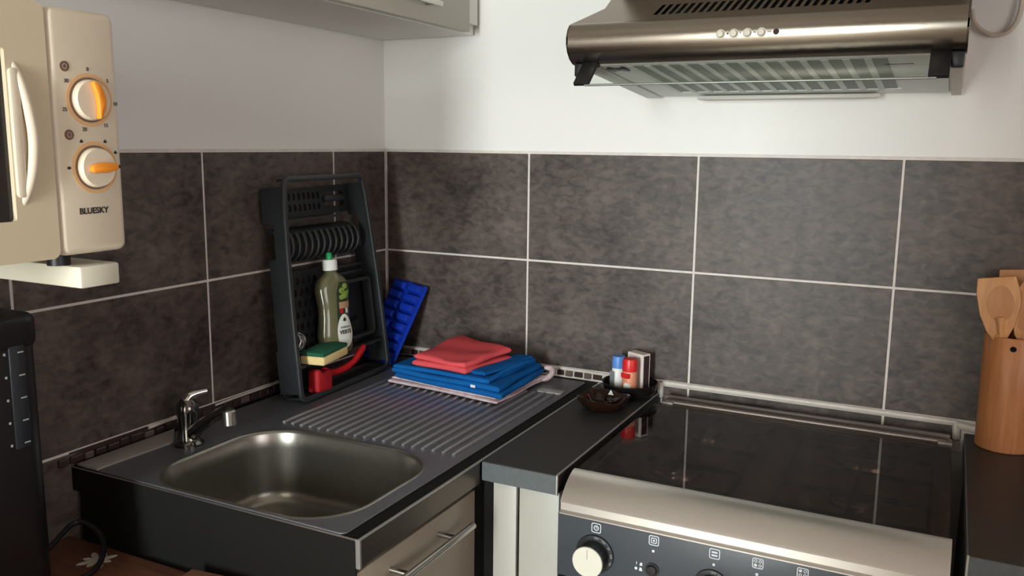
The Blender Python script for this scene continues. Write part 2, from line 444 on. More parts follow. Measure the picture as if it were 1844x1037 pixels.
# joint of filler between tiles and worktops
cb = MB()
cb.tube([(0.74, -0.001, 0.9195), (0.95, -0.002, 0.920), (1.33, -0.001, 0.919)], 0.0058, 8)
cb.tube([(1.326, -0.003, 0.916), (1.36, -0.003, 0.912), (1.40, -0.003, 0.910)], 0.0085, 8)
cb.tube([(0.7365, -0.003, 0.921), (0.7368, -0.005, 0.905), (0.737, -0.003, 0.889)], 0.0075, 8)
cb.tube([(1.3265, -0.003, 0.919), (1.328, -0.004, 0.904), (1.329, -0.003, 0.888)], 0.0075, 8)
cb.build('filler_joint', MT['caulk'], wall_back)
cb = MB()
cb.tube([(0.05, 0.0, 0.921), (0.3, 0.0, 0.9215), (0.45, -0.001, 0.922), (0.6, -0.001, 0.920), (0.62, -0.001, 0.916)], 0.0038, 8)
cb.tube([(0.05, 0.0, 0.903), (0.3, 0.0, 0.904), (0.45, -0.001, 0.9035), (0.6, -0.001, 0.903)], 0.003, 8)
cb.build('filler_joint', MT['caulk'], wall_back)
cb = MB()
cb.tube([(0.0, -0.30, 0.921), (0.0, -0.52, 0.9205), (0.0, -0.6, 0.919)], 0.0022, 8)
cb.tube([(0.001, -0.70, 0.9215), (0.002, -0.735, 0.922), (0.001, -0.765, 0.9205)], 0.0035, 8)
cb.build('filler_joint', MT['caulk'], wall_left)
mk = ['mosaic1', 'mosaic3', 'mosaic1', 'mosaic2', 'mosaic1', 'mosaic2']
x = 0.03; k = 0
while x < 0.60:
    w = random.uniform(0.014, 0.022)
    z1 = 0.9195 - random.uniform(0, 0.003)
    MB().box(x, x + w, -0.0035 - random.uniform(0, .002), 0.004, 0.9045, z1, 0.0015, 1).build('mosaic_chip', MT[mk[k % 6]], wall_back, smooth=False)
    x += w + 0.0045; k += 1
y = -0.03; k = 0
while y > -0.93:
    w = random.uniform(0.016, 0.026)
    skip = -0.70 < y < -0.62
    if not skip:
        MB().box(-0.004, 0.0035 + random.uniform(0, .002), y - w, y, 0.9035, 0.9185 - random.uniform(0, 0.004), 0.0015, 1).build(
            'mosaic_chip', MT['mosaic1' if k % 5 else 'mosaic2'], wall_left, smooth=False)
    y -= w + 0.004; k += 1

# ------------------------------------------------------------------ sink worktop and base units
SX, SY, EX = 0.5935, -0.9235, 0.5755       # front edge x, end edge y, depth of the corner unit
bowl_out = rrect(0.145, 0.535, -0.914, -0.606, 0.095, 8)
t = thing('sink_worktop', 'black worktop with the stainless steel sink set into it, along the left wall', 'worktop', (0, 0, 0.858))
def rel(o, dz): return o
sl = MB().prism([(0.0005, SY), (SX - 0.003, SY), (SX - 0.003, -0.0005), (0.0005, -0.0005)], 0.0, 0.042, 'xy', holes=(rrect(0.137, 0.543, -0.919, -0.598, 0.1, 8),))
sl.build('slab', MT['endface'], t, smooth=False)
MB().box(SX - 0.003, SX, SY + 0.003, -0.5765, 0.0015, 0.0405, 0.0008, 1).build('front_edge', MT['edgemirror'], t)['label'] = 'dark mirror-like steel front edge'
MB().box(SX - 0.006, SX + 0.0015, SY - 0.0015, SY + 0.004, -0.0005, 0.0428, 0.001, 1).build('corner_profile', MT['alu'], t)['label'] = 'bright aluminium corner profile'
MB().box(SX - 0.004, SX + 0.0008, SY + 0.004, -0.0006, 0.0405, 0.0428, 0.0006, 1).build('edge_profile', MT['alu'], t)['label'] = 'bright aluminium strip along the front edge'
MB().box(0.001, SX - 0.006, SY - 0.0008, SY + 0.002, 0.0405, 0.0427, 0.0006, 1).build('end_profile', MT['steel'], t)['label'] = 'dull metal strip along the end edge'

ks = thing('kitchen_sink', 'stainless steel sink with a square bowl and a ribbed draining board', 'sink', (0, 0, 0.9001))
plate = MB().prism(rrect(0.018, 0.566, SY + 0.003, -0.022, 0.010, 4), 0.0, 0.0026, 'xy', bev=0.0008, holes=(bowl_out,), seg=1)
plate.build('sink_plate', MT['sinksteel'], ks)
bm = MB(); b = bmesh.new(); rings = []
for k_, (ins, z) in enumerate(((-0.006, 0.0026), (-0.003, 0.0042), (0.0, 0.0036), (0.003, -0.002), (0.005, -0.03), (0.009, -0.110), (0.014, -0.126), (0.024, -0.134), (0.06, -0.137))):
    lp = rrect(0.145 + ins, 0.535 - ins, -0.914 + ins, -0.606 - ins, max(0.095 - ins * 0.9, 0.03), 8)
    rings.append([b.verts.new((p[0], p[1], z)) for p in lp])
for A, B in zip(rings[:-1], rings[1:]):
    n = len(A)
    for i in range(n): b.faces.new((A[i], A[(i + 1) % n], B[(i + 1) % n], B[i]))
b.faces.new(rings[-1]); bmesh.ops.recalc_face_normals(b, faces=b.faces[:])
bowl = bm._add(b).build('sink_bowl', MT['bowlsteel'], ks, angle=1.2)
for p in bowl.data.polygons: pass
MB().lathe([(0, -0.1365), (0.02, -0.1355), (0.036, -0.1340), (0.042, -0.1355), (0.042, -0.138), (0, -0.138)], 28, Matrix.Translation((0.34, -0.75, 0))).build('drain', MT['chromesat'], ks)
ridge = None
for i in range(19):
    xr = 0.160 + i * 0.0212
    if ridge is None:
        m = MB()
        m.tube([(0, -0.572, 0.0022), (0, -0.562, 0.0034), (0, -0.35, 0.0034), (0, -0.175, 0.0034), (0, -0.16, 0.0020)], 0.0042, 10, 3, radii=[0.002, 0.0042, 0.0042, 0.0042, 0.002])
        ridge = m.build('drain_ridge', MT['ridgesteel'], ks); ridge.location = (xr, 0, 0)
    else: dup(ridge, ks, (xr, 0, 0))
MB().prism(rrect(0.496, 0.556, -0.150, -0.118, 0.008, 4), 0.0027, 0.0052, 'xy', bev=0.001).build('overflow_cover', MT['paleplate'], ks)['label'] = 'pale flat plate at the far corner of the draining board'

strip = MB().prism([(0.014, SY + 0.001), (0.063, SY + 0.001), (0.068, -0.768), (0.013, -0.716)], 0, 0.004, 'xy', bev=0.0008).build('trim_strip', MT['chromesat'])
strip.location = (0, 0, 0.9029)
strip.data.materials[0] = MT['stripgrey']
tag(strip, 'flat pale grey strip lying along the left wall behind the sink bowl', 'trim strip')

# base unit under the sink
bc = thing('sink_base_cabinet', 'beige sink base cabinet with a wide drawer front and bar handle', 'cabinet', (0, 0, 0))
m = MB()
m.box(0.02, 0.560, SY + 0.004, SY + 0.0075, 0.10, 0.856).box(0.02, 0.560, -0.60, -0.584, 0.10, 0.856)
m.box(0.02, 0.036, SY + 0.0075, -0.60, 0.10, 0.856).box(0.036, 0.560, SY + 0.0075, -0.60, 0.10, 0.116)
m.build('carcass', MT['endface'], bc, smooth=False)
MB().box(0.02, 0.5845, SY + 0.0025, SY + 0.0054, 0.0, 0.8575).build('end_panel', MT['endface'], bc, smooth=False)
MB().box(0.06, 0.52, SY + 0.01, -0.60, 0.0, 0.10).build('plinth', MT['gap'], bc, smooth=False)
MB().box(0.560, 0.572, SY + 0.004, -0.578, 0.846, 0.8575).build('rail', MT['gap'], bc, smooth=False)
df = MB().box(0.5625, 0.584, SY + 0.006, -0.579, 0.60, 0.8465, 0.0015, 2).build('drawer_front', MT['cab_front'], bc)
h = MB()
h.cyl((0.618, -0.872, 0.8155), (0.618, -0.645, 0.8155), 0.006, 18, bev=0.0008)
h.cyl((0.583, -0.835, 0.8155), (0.618, -0.835, 0.8155), 0.0048, 14)
h.cyl((0.583, -0.700, 0.8155), (0.618, -0.700, 0.8155), 0.0048, 14)
h.build('handle', MT['chromesat'], df)['label'] = 'satin steel bar handle'
MB().box(0.5625, 0.584, SY + 0.006, -0.579, 0.11, 0.596, 0.0015, 2).build('door', MT['cab_front'], bc)

# corner worktop and its unit
cw = thing('corner_worktop', 'short black worktop with a grey front edge between sink and cooker', 'worktop', (0, 0, 0.866))
x0, x1 = SX + 0.0022, 0.7385
MB().box(x0, x1 - 0.002, -EX + 0.003, -0.0005, 0.0, 0.0338).build('slab', MT['counter'], cw, smooth=False)
MB().box(x0, x1 - 0.003, -EX - 0.0005, -EX + 0.003, 0.0, 0.0332, 0.0006, 1).build('front_edge', MT['edge'], cw)['label'] = 'lighter grey front edge band'
MB().box(x1 - 0.003, x1 + 0.0005, -EX - 0.001, -EX + 0.004, -0.001, 0.0348, 0.0006, 1).build('corner_profile', MT['alu'], cw)
MB().box(x1 - 0.004, x1, -EX + 0.004, -0.004, 0.0325, 0.0347, 0.0006, 1).build('edge_profile', MT['alu'], cw)['label'] = 'thin aluminium profile along the cooker side'
cc = thing('corner_cabinet', 'narrow pale beige filler cabinet between drawer and cooker', 'cabinet', (0, 0, 0))
MB().box(0.600, 0.734, -0.545, -0.02, 0.0, 0.864).build('carcass', MT['gap'], cc, smooth=False)
MB().box(0.612, 0.6565, -0.563, -0.545, 0.02, 0.8655, 0.0012, 2).build('filler_panel', MT['cab_panel'], cc)
MB().box(0.6625, 0.7365, -0.563, -0.545, 0.02, 0.8655, 0.0012, 2).build('side_panel', MT['cab_panel'], cc)
MB().box(0.592, 0.610, -0.560, -0.548, 0.02, 0.8655).build('gap_shade_strip', MT['gap'], cc, smooth=False)  # dark strip standing in for the shade in the gap beside the drawer

# right worktop and its unit
rw = thing('right_worktop', 'black worktop right of the cooker under the utensil holder', 'worktop', (0, 0, 0.866))
MB().box(1.3435, 1.99, -EX + 0.003, -0.0005, 0.0, 0.034).build('slab', MT['counter'], rw, smooth=False)
MB().box(1.3435, 1.99, -EX - 0.0005, -EX + 0.003, 0.0, 0.0335, 0.0006, 1).build('front_edge', MT['edge'], rw)['label'] = 'grey front edge band'
MB().box(1.3415, 1.3435, -EX - 0.001, -0.004, 0.0, 0.0345, 0.0006, 1).build('edge_profile', MT['edge'], rw)
MB().box(1.3412, 1.3445, -EX - 0.0012, -EX + 0.003, -0.001, 0.0348, 0.0006, 1).build('corner_profile', MT['alu'], rw)
rc = thing('right_cabinet', 'beige base cabinet below the right worktop beside the cooker', 'cabinet', (0, 0, 0))
MB().box(1.346, 1.98, -0.545, -0.02, 0.0, 0.865).build('carcass', MT['cab_under'], rc, smooth=False)
MB().box(1.346, 1.98, -0.566, -0.546, 0.10, 0.863, 0.0012, 2).build('door', MT['cab_front'], rc)

# ------------------------------------------------------------------ cooker
ck = thing('cooker', 'freestanding cooker with a smoked glass lid, steel front and dark control panel', 'cooker', (1.036, -0.3, 0))
ck_off = Vector((-1.036, 0.3, 0))
def C(m): bmesh.ops.translate(m.bm, vec=ck_off, verts=m.bm.verts[:]); return m
KX0, KX1 = 0.7465, 1.3245
C(MB().box(KX0 + 0.004, KX1 - 0.004, -0.565, -0.035, 0.0, 0.862, 0.002, 1)).build('body', MT['panel'], ck, smooth=False)
C(MB().box(KX0 + 0.003, KX1 - 0.003, -0.545, -0.035, 0.862, 0.876, 0.003, 2)).build('hob_top', MT['hob'], ck)
prof = [(-0.528, 0.878), (-0.528, 0.8985), (-0.531, 0.9015), (-0.540, 0.9005), (-0.553, 0.8955), (-0.566, 0.888), (-0.578, 0.878), (-0.5875, 0.868), (-0.5905, 0.8635), (-0.588, 0.862), (-0.5885, 0.850), (-0.5935, 0.8465), (-0.5935, 0.8445), (-0.565, 0.8445), (-0.545, 0.862)]
C(MB().prism(prof, KX0 + 0.004, KX1 - 0.001, 'yz')).build('steel_front', MT['steel'], ck, angle=0.5)['label'] = 'rounded brushed steel front strip'
# control panel, its prints and knobs
C(MB().box(KX0, KX1, -0.5895, -0.565, 0.735, 0.8443, 0.0015, 2)).build('control_panel', MT['panel'], ck)
C(MB().box(KX0 + 0.004, KX1 - 0.004, -0.588, -0.565, 0.20, 0.732, 0.003, 2)).build('oven_door', MT['black'], ck)
PY = -0.5896
def icon(cx, cz, kind):
    s = 0.0082
    m = MB()
    m.prism(rrect(cx - s, cx + s, cz - s, cz + s, 0.003, 3), PY - 0.0005, PY + 0.0005, 'xz', holes=(rrect(cx - s + .0013, cx + s - .0013, cz - s + .0013, cz + s - .0013, 0.002, 3),))
    if kind == 'clock':
        m.prism(ellipse(cx, cz, .0045, .0045), PY - 0.0005, PY + 0.0005, 'xz', holes=(ellipse(cx, cz, .0031, .0031),))
        m.box(cx - .0005, cx + .0005, PY - 0.0005, PY + 0.0005, cz, cz + .0028); m.box(cx, cx + .002, PY - 0.0005, PY + 0.0005, cz - .0005, cz + .0005)
    elif kind == 'oven':
        m.prism(rrect(cx - .0048, cx + .0048, cz - .0045, cz + .0045, .0015, 3), PY - 0.0005, PY + 0.0005, 'xz', holes=(rrect(cx - .0036, cx + .0036, cz - .0033, cz + .0033, .001, 3),))
        m.prism(ellipse(cx, cz, .0018, .0018, 12), PY - 0.0005, PY + 0.0005, 'xz')
    elif kind == 'grill':
        m.box(cx - .0045, cx + .0045, PY - 0.0005, PY + 0.0005, cz + .0012, cz + .0038); m.box(cx - .0045, cx + .0045, PY - 0.0005, PY + 0.0005, cz - .0038, cz - .0012)
    else:
        for i, (dx, dz) in enumerate(((-1, 1), (1, 1), (-1, -1), (1, -1))):
            r = .0024
            hol = () if i == kind else (ellipse(cx + dx * .0033, cz + dz * .0033, r * .6, r * .6, 10),)
            m.prism(ellipse(cx + dx * .0033, cz + dz * .0033, r, r, 12), PY - 0.0005, PY + 0.0005, 'xz', holes=hol)
    return C(m).build('icon', MT['icon'], ck, smooth=False)
for cx, k_ in ((0.8145, 'clock'), (0.911, 'oven'), (1.0065, 'grill'), (1.071, 2), (1.135, 0), (1.198, 1), (1.262, 3)):
    icon(cx, 0.8310, k_)
    C(MB().prism(ellipse(cx - .0005, 0.8135, .0022, .0022, 14), PY - 0.0005, PY + 0.0005, 'xz')).build('dot', MT['icon'], ck, smooth=False)
def knob(cx, cz, rk, face):
    q = frame((cx, PY, cz), (1, 0, 0), (0, 0, 1))       # local z points to -y
    m = MB(); m.lathe([(0, 0.0), (rk * 1.28, 0.0), (rk * 1.25, 0.003), (rk * 1.05, 0.004), (0, 0.004)], 32, q)
    kb = C(m).build('knob', MT['black'], ck)
    m = MB(); m.lathe([(rk * 0.93, 0.003), (rk * 0.90, 0.020), (rk, 0.026), (rk, 0.032), (0, 0.032)], 32, q)
    C(m).build('knob_grip', MT['coffeegauge'], kb)
    m = MB(); m.lathe([(0, 0.032), (rk, 0.032), (rk * 1.0, 0.0345), (rk * .96, 0.0355), (0, 0.0355)], 32, q)
    C(m).build('knob_face', MT[face], kb)
    m = MB(); m.box(-0.0006, 0.0006, rk * .2, rk * .85, 0.0354, 0.0359, mtx=q)
    C(m).build('pointer_line', MT['greyprint'], kb)
    if face == 'knobface':
        for j in range(5):
            a = -0.5 + j * 0.45
            text_mesh(('200', '150', '50', '250', '100')[j][:3], 0.005, 'scale_number', MT['greyprint'], kb,
                      Matrix.Translation(ck_off) @ q @ Matrix.Translation((rk * 1.13 * math.sin(a + .6), rk * 1.13 * math.cos(a + .6), 0.0042)) @ Matrix.Rotation(-(a + .6), 4, 'Z'))
knob(0.8135, 0.7865, 0.0255, 'knobface')
for cx in (1.0045, 1.070, 1.134, 1.198, 1.262): knob(cx, 0.778, 0.0215, 'knobface')
q = frame((0.910, PY, 0.782), (1, 0, 0), (0, 0, 1))
C(MB().lathe([(0, 0), (0.0115, 0), (0.0115, 0.002), (0.0085, 0.002), (0.008, 0.0045), (0.007, 0.0055), (0, 0.0058)], 24, q)).build('push_button', MT['black'], ck)
m = MB()
m.box(0.8835, 0.8845, PY - .0005, PY + .0005, 0.7855, 0.790)
m.prism(ellipse(0.8835, 0.7785, .0024, .0024, 14), PY - .0005, PY + .0005, 'xz')
m.prism([(0.889, 0.7845), (0.8935, 0.7845), (0.8935, 0.7895), (0.8905, 0.7895)], PY - .0005, PY + .0005, 'xz')
m.prism([(0.8885, 0.7755), (0.894, 0.7755), (0.893, 0.7805), (0.8895, 0.7815)], PY - .0005, PY + .0005, 'xz')
C(m).build('button_symbols', MT['icon'], ck, smooth=False)
# burners and pan supports under the lid
for bx, by, br in ((0.89, -0.40, .038), (0.89, -0.19, .03), (1.18, -0.40, .03), (1.18, -0.19, .045)):
    C(MB().lathe([(0, 0), (br * 1.25, 0), (br * 1.2, .006), (br, .008), (br, .012), (0, .013)], 24, Matrix.Translation((bx, by, 0.876)))).build('burner', MT['chromesat'], ck)
for bx in (0.89, 1.18):
    m = MB()
    for yy in (-0.50, -0.40, -0.295, -0.19, -0.10): m.box(bx - 0.115, bx + 0.115, yy - .003, yy + .003, 0.887, 0.894)
    for xx in (bx - .112, bx, bx + .112): m.box(xx - .003, xx + .003, -0.503, -0.097, 0.887, 0.894)
    for xx in (bx - .112, bx + .112):
        for yy in (-0.50, -0.10): m.box(xx - .004, xx + .004, yy - .004, yy + .004, 0.875, 0.89)
    C(m).build('pan_support', MT['iron'], ck, smooth=False)
C(MB().prism(rrect(KX0 + 0.006, KX1 - 0.004, -0.5275, -0.088, 0.004, 3), 0.8945, 0.8995, 'xy', bev=0.0008)).build('glass_lid', MT['lidglass'], ck, smooth=False)['label'] = 'smoked glass lid, closed'
m = MB().cyl((0.772, -0.078, 0.9015), (1.312, -0.078, 0.9015), 0.0065, 16, bev=0.001)
m.box(0.760, 1.320, -0.089, -0.060, 0.888, 0.8965, .002, 2)
C(m).build('lid_hinge_rail', MT['railmetal'], ck)
for hx in (0.778, 1.309):
    C(MB().box(hx - .013, hx + .013, -0.090, -0.062, 0.884, 0.9045, 0.003, 2)).build('hinge_cap', MT['hob'], ck)
C(MB().box(0.758, 1.318, -0.045, -0.035, 0.876, 0.905, 0.002, 2)).build('rear_upstand', MT['hob'], ck)

# ------------------------------------------------------------------ upper cabinet
uc = thing('wall_cabinet', 'grey-beige wall cabinet at the top, hung on the left wall', 'cabinet', (0, 0, 1.69))
MB().box(0.0, 0.255, -1.02, -0.004, 0.0, 0.60, 0.001, 1).build('carcass', MT['cab_under'], uc, smooth=False)
dr = MB().box(0.257, 0.276, -0.545, -0.058, 0.001, 0.60, 0.0012, 2).build('door', MT['cab_beige'], uc)
MB().cyl((0.300, -0.37, 0.0385), (0.300, -0.222, 0.0385), 0.006, 16).cyl((0.275, -0.35, 0.0385), (0.300, -0.35, 0.0385), 0.0048, 12).cyl((0.275, -0.24, 0.0385), (0.300, -0.24, 0.0385), 0.0048, 12).build('handle', MT['chromesat'], dr)
dr2 = MB().box(0.257, 0.276, -1.02, -0.548, 0.001, 0.60, 0.0012, 2).build('door', MT['cab_beige'], uc)
MB().cyl((0.300, -0.70, 0.0445), (0.300, -0.57, 0.0445), 0.006, 16).cyl((0.275, -0.685, 0.0445), (0.300, -0.685, 0.0445), 0.0048, 12).cyl((0.275, -0.59, 0.0445), (0.300, -0.59, 0.0445), 0.0048, 12).build('handle', MT['chromesat'], dr2)
MB().box(0.255, 0.266, -0.0555, -0.004, 0.022, 0.60, 0.001, 1).build('filler_panel', MT['cab_under'], uc)

# ------------------------------------------------------------------ range hood
rh = thing('range_hood', 'brushed steel range hood on the back wall with a clear pull-out visor', 'range hood', (0.985, 0, 1.54))
ho = Vector((-0.985, 0, -1.54))
def H(m): bmesh.ops.translate(m.bm, vec=ho, verts=m.bm.verts[:]); return m
HX0, HX1 = 0.683, 1.2855
curve = [(-0.402, 1.5765), (-0.405, 1.5750), (-0.420, 1.5775), (-0.434, 1.5845), (-0.444, 1.595), (-0.4495, 1.607), (-0.4495, 1.619), (-0.445, 1.631), (-0.437, 1.6395), (-0.430, 1.6425)]
inner = [(-0.427, 1.640), (-0.436, 1.630), (-0.444, 1.615), (-0.440, 1.598), (-0.425, 1.585), (-0.402, 1.580)]
H(MB().prism(curve + inner, HX0, HX1, 'yz')).build('front_panel', MT['hoodsteel'], rh, angle=0.7)
# end caps
H(MB().prism(curve + [(-0.32, 1.7125), (-0.05, 1.7125), (-0.05, 1.548), (-0.40, 1.5785)], HX1 - 0.003, HX1 - 0.0005, 'yz')).build('end_cap', MT['hoodsteel'], rh, smooth=False)
H(MB().prism(curve + [(-0.05, 1.6425), (-0.05, 1.548), (-0.40, 1.5785)], HX0 + 0.0005, HX0 + 0.003, 'yz')).build('end_cap', MT['hoodsteel'], rh, smooth=False)
# sloping top plate with slanted vent slots cut through it
BX0 = 0.726                       # left face of the upper body
def SL(x, s):                 # point on the slope, s from 0 (front seam) to 1 (rear)
    return (x, -0.430 + s * 0.110, 1.6425 + s * 0.070)
m = MB(); b = m.bm
def quad(p): b.faces.new([b.verts.new(v) for v in p])
s0, s1 = 0.14, 0.42
nslot = 27; xs0, xs1 = 0.822, 1.157; pitch = (xs1 - xs0) / nslot; slant = 0.006
SB = 0.40                         # the left edge turns upright here
def LX(q_): return HX0 + (BX0 - HX0) * min(1, q_ / SB)
quad([SL(HX0, 0), SL(HX1, 0), SL(HX1, s0), SL(LX(s0), s0)])
quad([SL(LX(s1), s1), SL(HX1, s1), SL(HX1, 1), SL(BX0, 1)])
quad([SL(LX(s0), s0), SL(xs0, s0), SL(xs0 + slant, s1), SL(LX(s1), s1)])
quad([SL(xs1, s0), SL(HX1, s0), SL(HX1, s1), SL(xs1 + slant, s1)])
for i in range(nslot):
    xa = xs0 + i * pitch
    quad([SL(xa + pitch * .55, s0), SL(xa + pitch, s0), SL(xa + pitch + slant, s1), SL(xa + pitch * .55 + slant, s1)])
bmesh.ops.remove_doubles(b, verts=b.verts[:], dist=1e-5)
H(m).build('top_plate', MT['hoodsteel'], rh, smooth=False)['label'] = 'sloping steel plate with a row of vent slots'
m = MB(); b = m.bm
quad([SL(HX0, 0), SL(BX0, SB), (BX0, -0.05, 1.6705), (HX0, -0.05, 1.6425)])
quad([SL(BX0, SB), SL(BX0, 1), (BX0, -0.05, 1.7125), (BX0, -0.05, 1.6705)])
H(m).build('shoulder', MT['hoodsteel'], rh, smooth=False)
H(MB().box(BX0 + .01, HX1 - .01, -0.405, -0.06, 1.626, 1.634)).build('slot_shade_floor', MT['gap'], rh, smooth=False)  # black sheet below the vent slots, stands in for the shade inside
H(MB().box(BX0 + .006, HX1 - .006, -0.335, -0.325, 1.634, 1.7005)).build('slot_shade_back', MT['gap'], rh, smooth=False)  # black sheet behind the slots, added to keep their openings dark like shade
H(MB().box(BX0, HX1, -0.320, -0.005, 1.7125, 1.92, 0.001, 1)).build('upper_body', MT['hoodsteel'], rh, smooth=False)
H(MB().box(HX0 + .004, HX1 - .004, -0.03, -0.004, 1.545, 1.674)).build('rear_panel', MT['railbeige'], rh, smooth=False)
# buttons
bt = None
for i, bx in enumerate((0.943, 0.9635, 0.984, 1.005)):
    q = frame((bx, -0.4496, 1.6125), (1, 0, 0), (0, 0, 1))
    H(MB().lathe([(0, 0), (.0072, 0), (.0072, .001), (.0056, .001), (.0054, .006), (.0046, .007), (0, .0072)], 20, q)).build('button', MT['buttoncream'], rh)
    mk_ = MB()
    if i == 0: mk_.prism(ellipse(bx + .0108, 1.613, .0018, .0015, 10), -0.4503, -0.4495, 'xz')
    for j in range(i): mk_.box(bx + .0090 + j * .0020, bx + .0103 + j * .0020, -0.4503, -0.4493, 1.6118, 1.6145)
    H(mk_).build('button_mark', MT['ink'], rh, smooth=False)
q = frame((1.0265, -0.4494, 1.6125), (1, 0, 0), (0, 0, 1))
H(MB().lathe([(0, 0), (.0045, 0), (.0045, .001), (.002, .0013), (0, .001)], 18, q)).build('indicator_lamp', MT['striker'], rh)
# underside: sloping frame, filter bars, latch
def UZ(y): return 1.5775 + (y + 0.40) * (-0.0345 / 0.40)
def under_prism(outline, lo, hi, bev=0.0, holes=()):
    m = MB().prism(outline, lo, hi, 'xy', bev=bev, holes=holes)
    for v in m.bm.verts: v.co.z += UZ(v.co.y)
    return H(m)
under_prism([(HX0 + .002, -0.402), (HX1 - .002, -0.402), (HX1 - .002, -0.012), (HX0 + .002, -0.012)], 0.001, 0.004).build('underside_plate', MT['under'], rh, smooth=False)
fx0, fx1, fy0, fy1 = 0.775, 1.185, -0.385, -0.075
under_prism([(0.722, -0.397), (1.262, -0.397), (1.262, -0.020), (0.722, -0.020)], -0.0015, 0.001, holes=([(fx0, fy0), (fx1, fy0), (fx1, fy1), (fx0, fy1)],)).build('grille_frame', MT['under'], rh, smooth=False)
nb = 13; fp = (fx1 - fx0) / nb
for i in range(nb):
    xa = fx0 + i * fp
    under_prism([(xa + fp * .12, fy0), (xa + fp * .78, fy0), (xa + fp * .78, fy1), (xa + fp * .12, fy1)], -0.0004, 0.0009).build('filter_slot', MT['slotgrey'], rh, smooth=False)
    under_prism([(xa - fp * .22, fy0), (xa + fp * .12, fy0), (xa + fp * .12, fy1), (xa - fp * .22, fy1)], -0.0020, 0.0009).build('filter_bar', MT['slotpale'], rh, smooth=False)
dl = [(0.728, -0.375), (0.733, -0.383), (0.741, -0.372), (0.751, -0.372), (0.758, -0.383), (0.763, -0.375), (0.763, -0.350), (0.758, -0.342), (0.751, -0.354), (0.741, -0.354), (0.733, -0.342), (0.728, -0.350)]
under_prism(dl, -0.004, -0.0014, .0006).build('latch', MT['black'], rh)
under_prism(ellipse(1.243, -0.33, .006, .006, 16), -0.003, -0.0014).build('screw', MT['steel'], rh)
under_prism([(1.266, -0.385), (1.283, -0.385), (1.283, -0.015), (1.266, -0.015)], -0.006, 0.0009, .0008).build('side_rail', MT['railbeige'], rh)
under_prism([(HX0 + .003, -0.395), (0.718, -0.395), (0.718, -0.015), (HX0 + .003, -0.015)], -0.004, 0.0009, .0008).build('side_rail', MT['under'], rh)
H(MB().prism([(0.80, -0.045), (0.82, -0.014), (1.13, -0.014), (1.15, -0.045)], 1.5335, 1.5435, 'xy', bev=.004)).build('lamp_cover', MT['lamp'], rh)['label'] = 'long flat lamp cover at the rear edge'
# visor: two black arms, clear pane, metal edge bar
for i, ax in enumerate((0.7165, 1.2525)):
    m = MB()
    q = frame((ax, -0.4115, 1.5845), (1, 0, 0), (0, -0.058, -0.052))
    m.box(-0.0135, 0.0135, -0.010, 0.066, -0.0035, 0.0035, .0012, 2, mtx=q)
    m.cyl((ax - .012, -0.413, 1.580), (ax + .012, -0.413, 1.580), .009, 16)
    arm = H(m).build('visor_arm', MT['black'], rh)
    o_ = -0.019 if i == 0 else 0.0215
    H(MB().box(ax + o_ - .009, ax + o_ + .009, -0.425, -0.395, 1.556, 1.578, .003, 2)).build('hinge_block', MT['black'], rh)
m = MB()
m.prism([(0.712, 0), (1.257, 0), (1.257, .064), (0.712, .064)], -0.001, 0.001, 'xy', mtx=frame((0, -0.414, 1.5815), (1, 0, 0), (0, -0.058, -0.052)))
H(m).build('visor_pane', MT['visor'], rh, smooth=False)['label'] = 'clear visor pane'
H(MB().cyl((0.722, -0.459, 1.5392), (1.25, -0.459, 1.5392), .0018, 12)).build('visor_edge', MT['dullbar'], rh)
# small dark print line on the pane
q = frame((1.197, -0.4372, 1.5602), (1, 0, 0), (0, 0.058, 0.052))
m = MB()
xx = -0.016
while xx < 0.022:
    w = random.uniform(.0010, .0024); m.box(xx, xx + w, -.0008, .0008, .0009, .0013, mtx=q); xx += w + .0007
H(m).build('small_print', MT['ink'], rh, smooth=False)
cab = MB().tube([(1.287, -0.006, 1.690), (1.293, -0.007, 1.668), (1.308, -0.008, 1.651), (1.328, -0.008, 1.643), (1.348, -0.008, 1.648), (1.360, -0.008, 1.668), (1.364, -0.008, 1.70), (1.364, -0.008, 1.80)], 0.004, 10)
tag(cab.build('power_cable', MT['cable']), 'white cable looping down the wall right of the hood', 'cable')

# ------------------------------------------------------------------ microwave on its bracket
mw = thing('microwave', 'cream microwave with two orange-pointer dials, on a bracket on the left wall', 'microwave', (0, 0, 1.31))
def Wv(m): bmesh.ops.translate(m.bm, vec=Vector((0, 0, -1.31)), verts=m.bm.verts[:]); return m
MX = 0.38
Wv(MB().box(0.035, MX - 0.028, -1.545, -1.103, 1.312, 1.580, 0.006, 2)).build('body', MT['cream'], mw)
def mwface(y0, y1, z0, z1, r, name, m_, bev=0.007, holes=(), xb=MX - 0.028, xf=MX):
    return Wv(MB().prism(rrect(y0, y1, z0, z1, r, 5), xb, xf, 'yz', bev=bev, holes=holes, seg=3)).build(name, m_, mw, angle=0.9)
mwface(-1.1842, -1.0955, 1.3085, 1.5870, 0.010, 'control_panel', MT['cream'])
door = mwface(-1.552, -1.1862, 1.3070, 1.5885, 0.010, 'door', MT['creamdoor'], holes=(rrect(-1.50, -1.2350, 1.3525, 1.5365, 0.004, 3),), bev=0.0)
Wv(MB().box(MX - 0.02, MX - 0.006, -1.502, -1.2355, 1.3505, 1.5385)).build('door_window', MT['mwwin'], door, smooth=False)
hd = MB()
hd.tube([(MX - .006, -1.2265, 1.526), (MX + .001, -1.221, 1.505), (MX + .0035, -1.2145, 1.47), (MX + .004, -1.2120, 1.44), (MX + .0035, -1.215, 1.41), (MX + .001, -1.221, 1.385), (MX - .006, -1.2265, 1.366)], .006, 14, 6, radii=[.004, .005, .0058, .006, .0058, .005, .004])
Wv(hd).build('door_handle', MT['cream'], door)
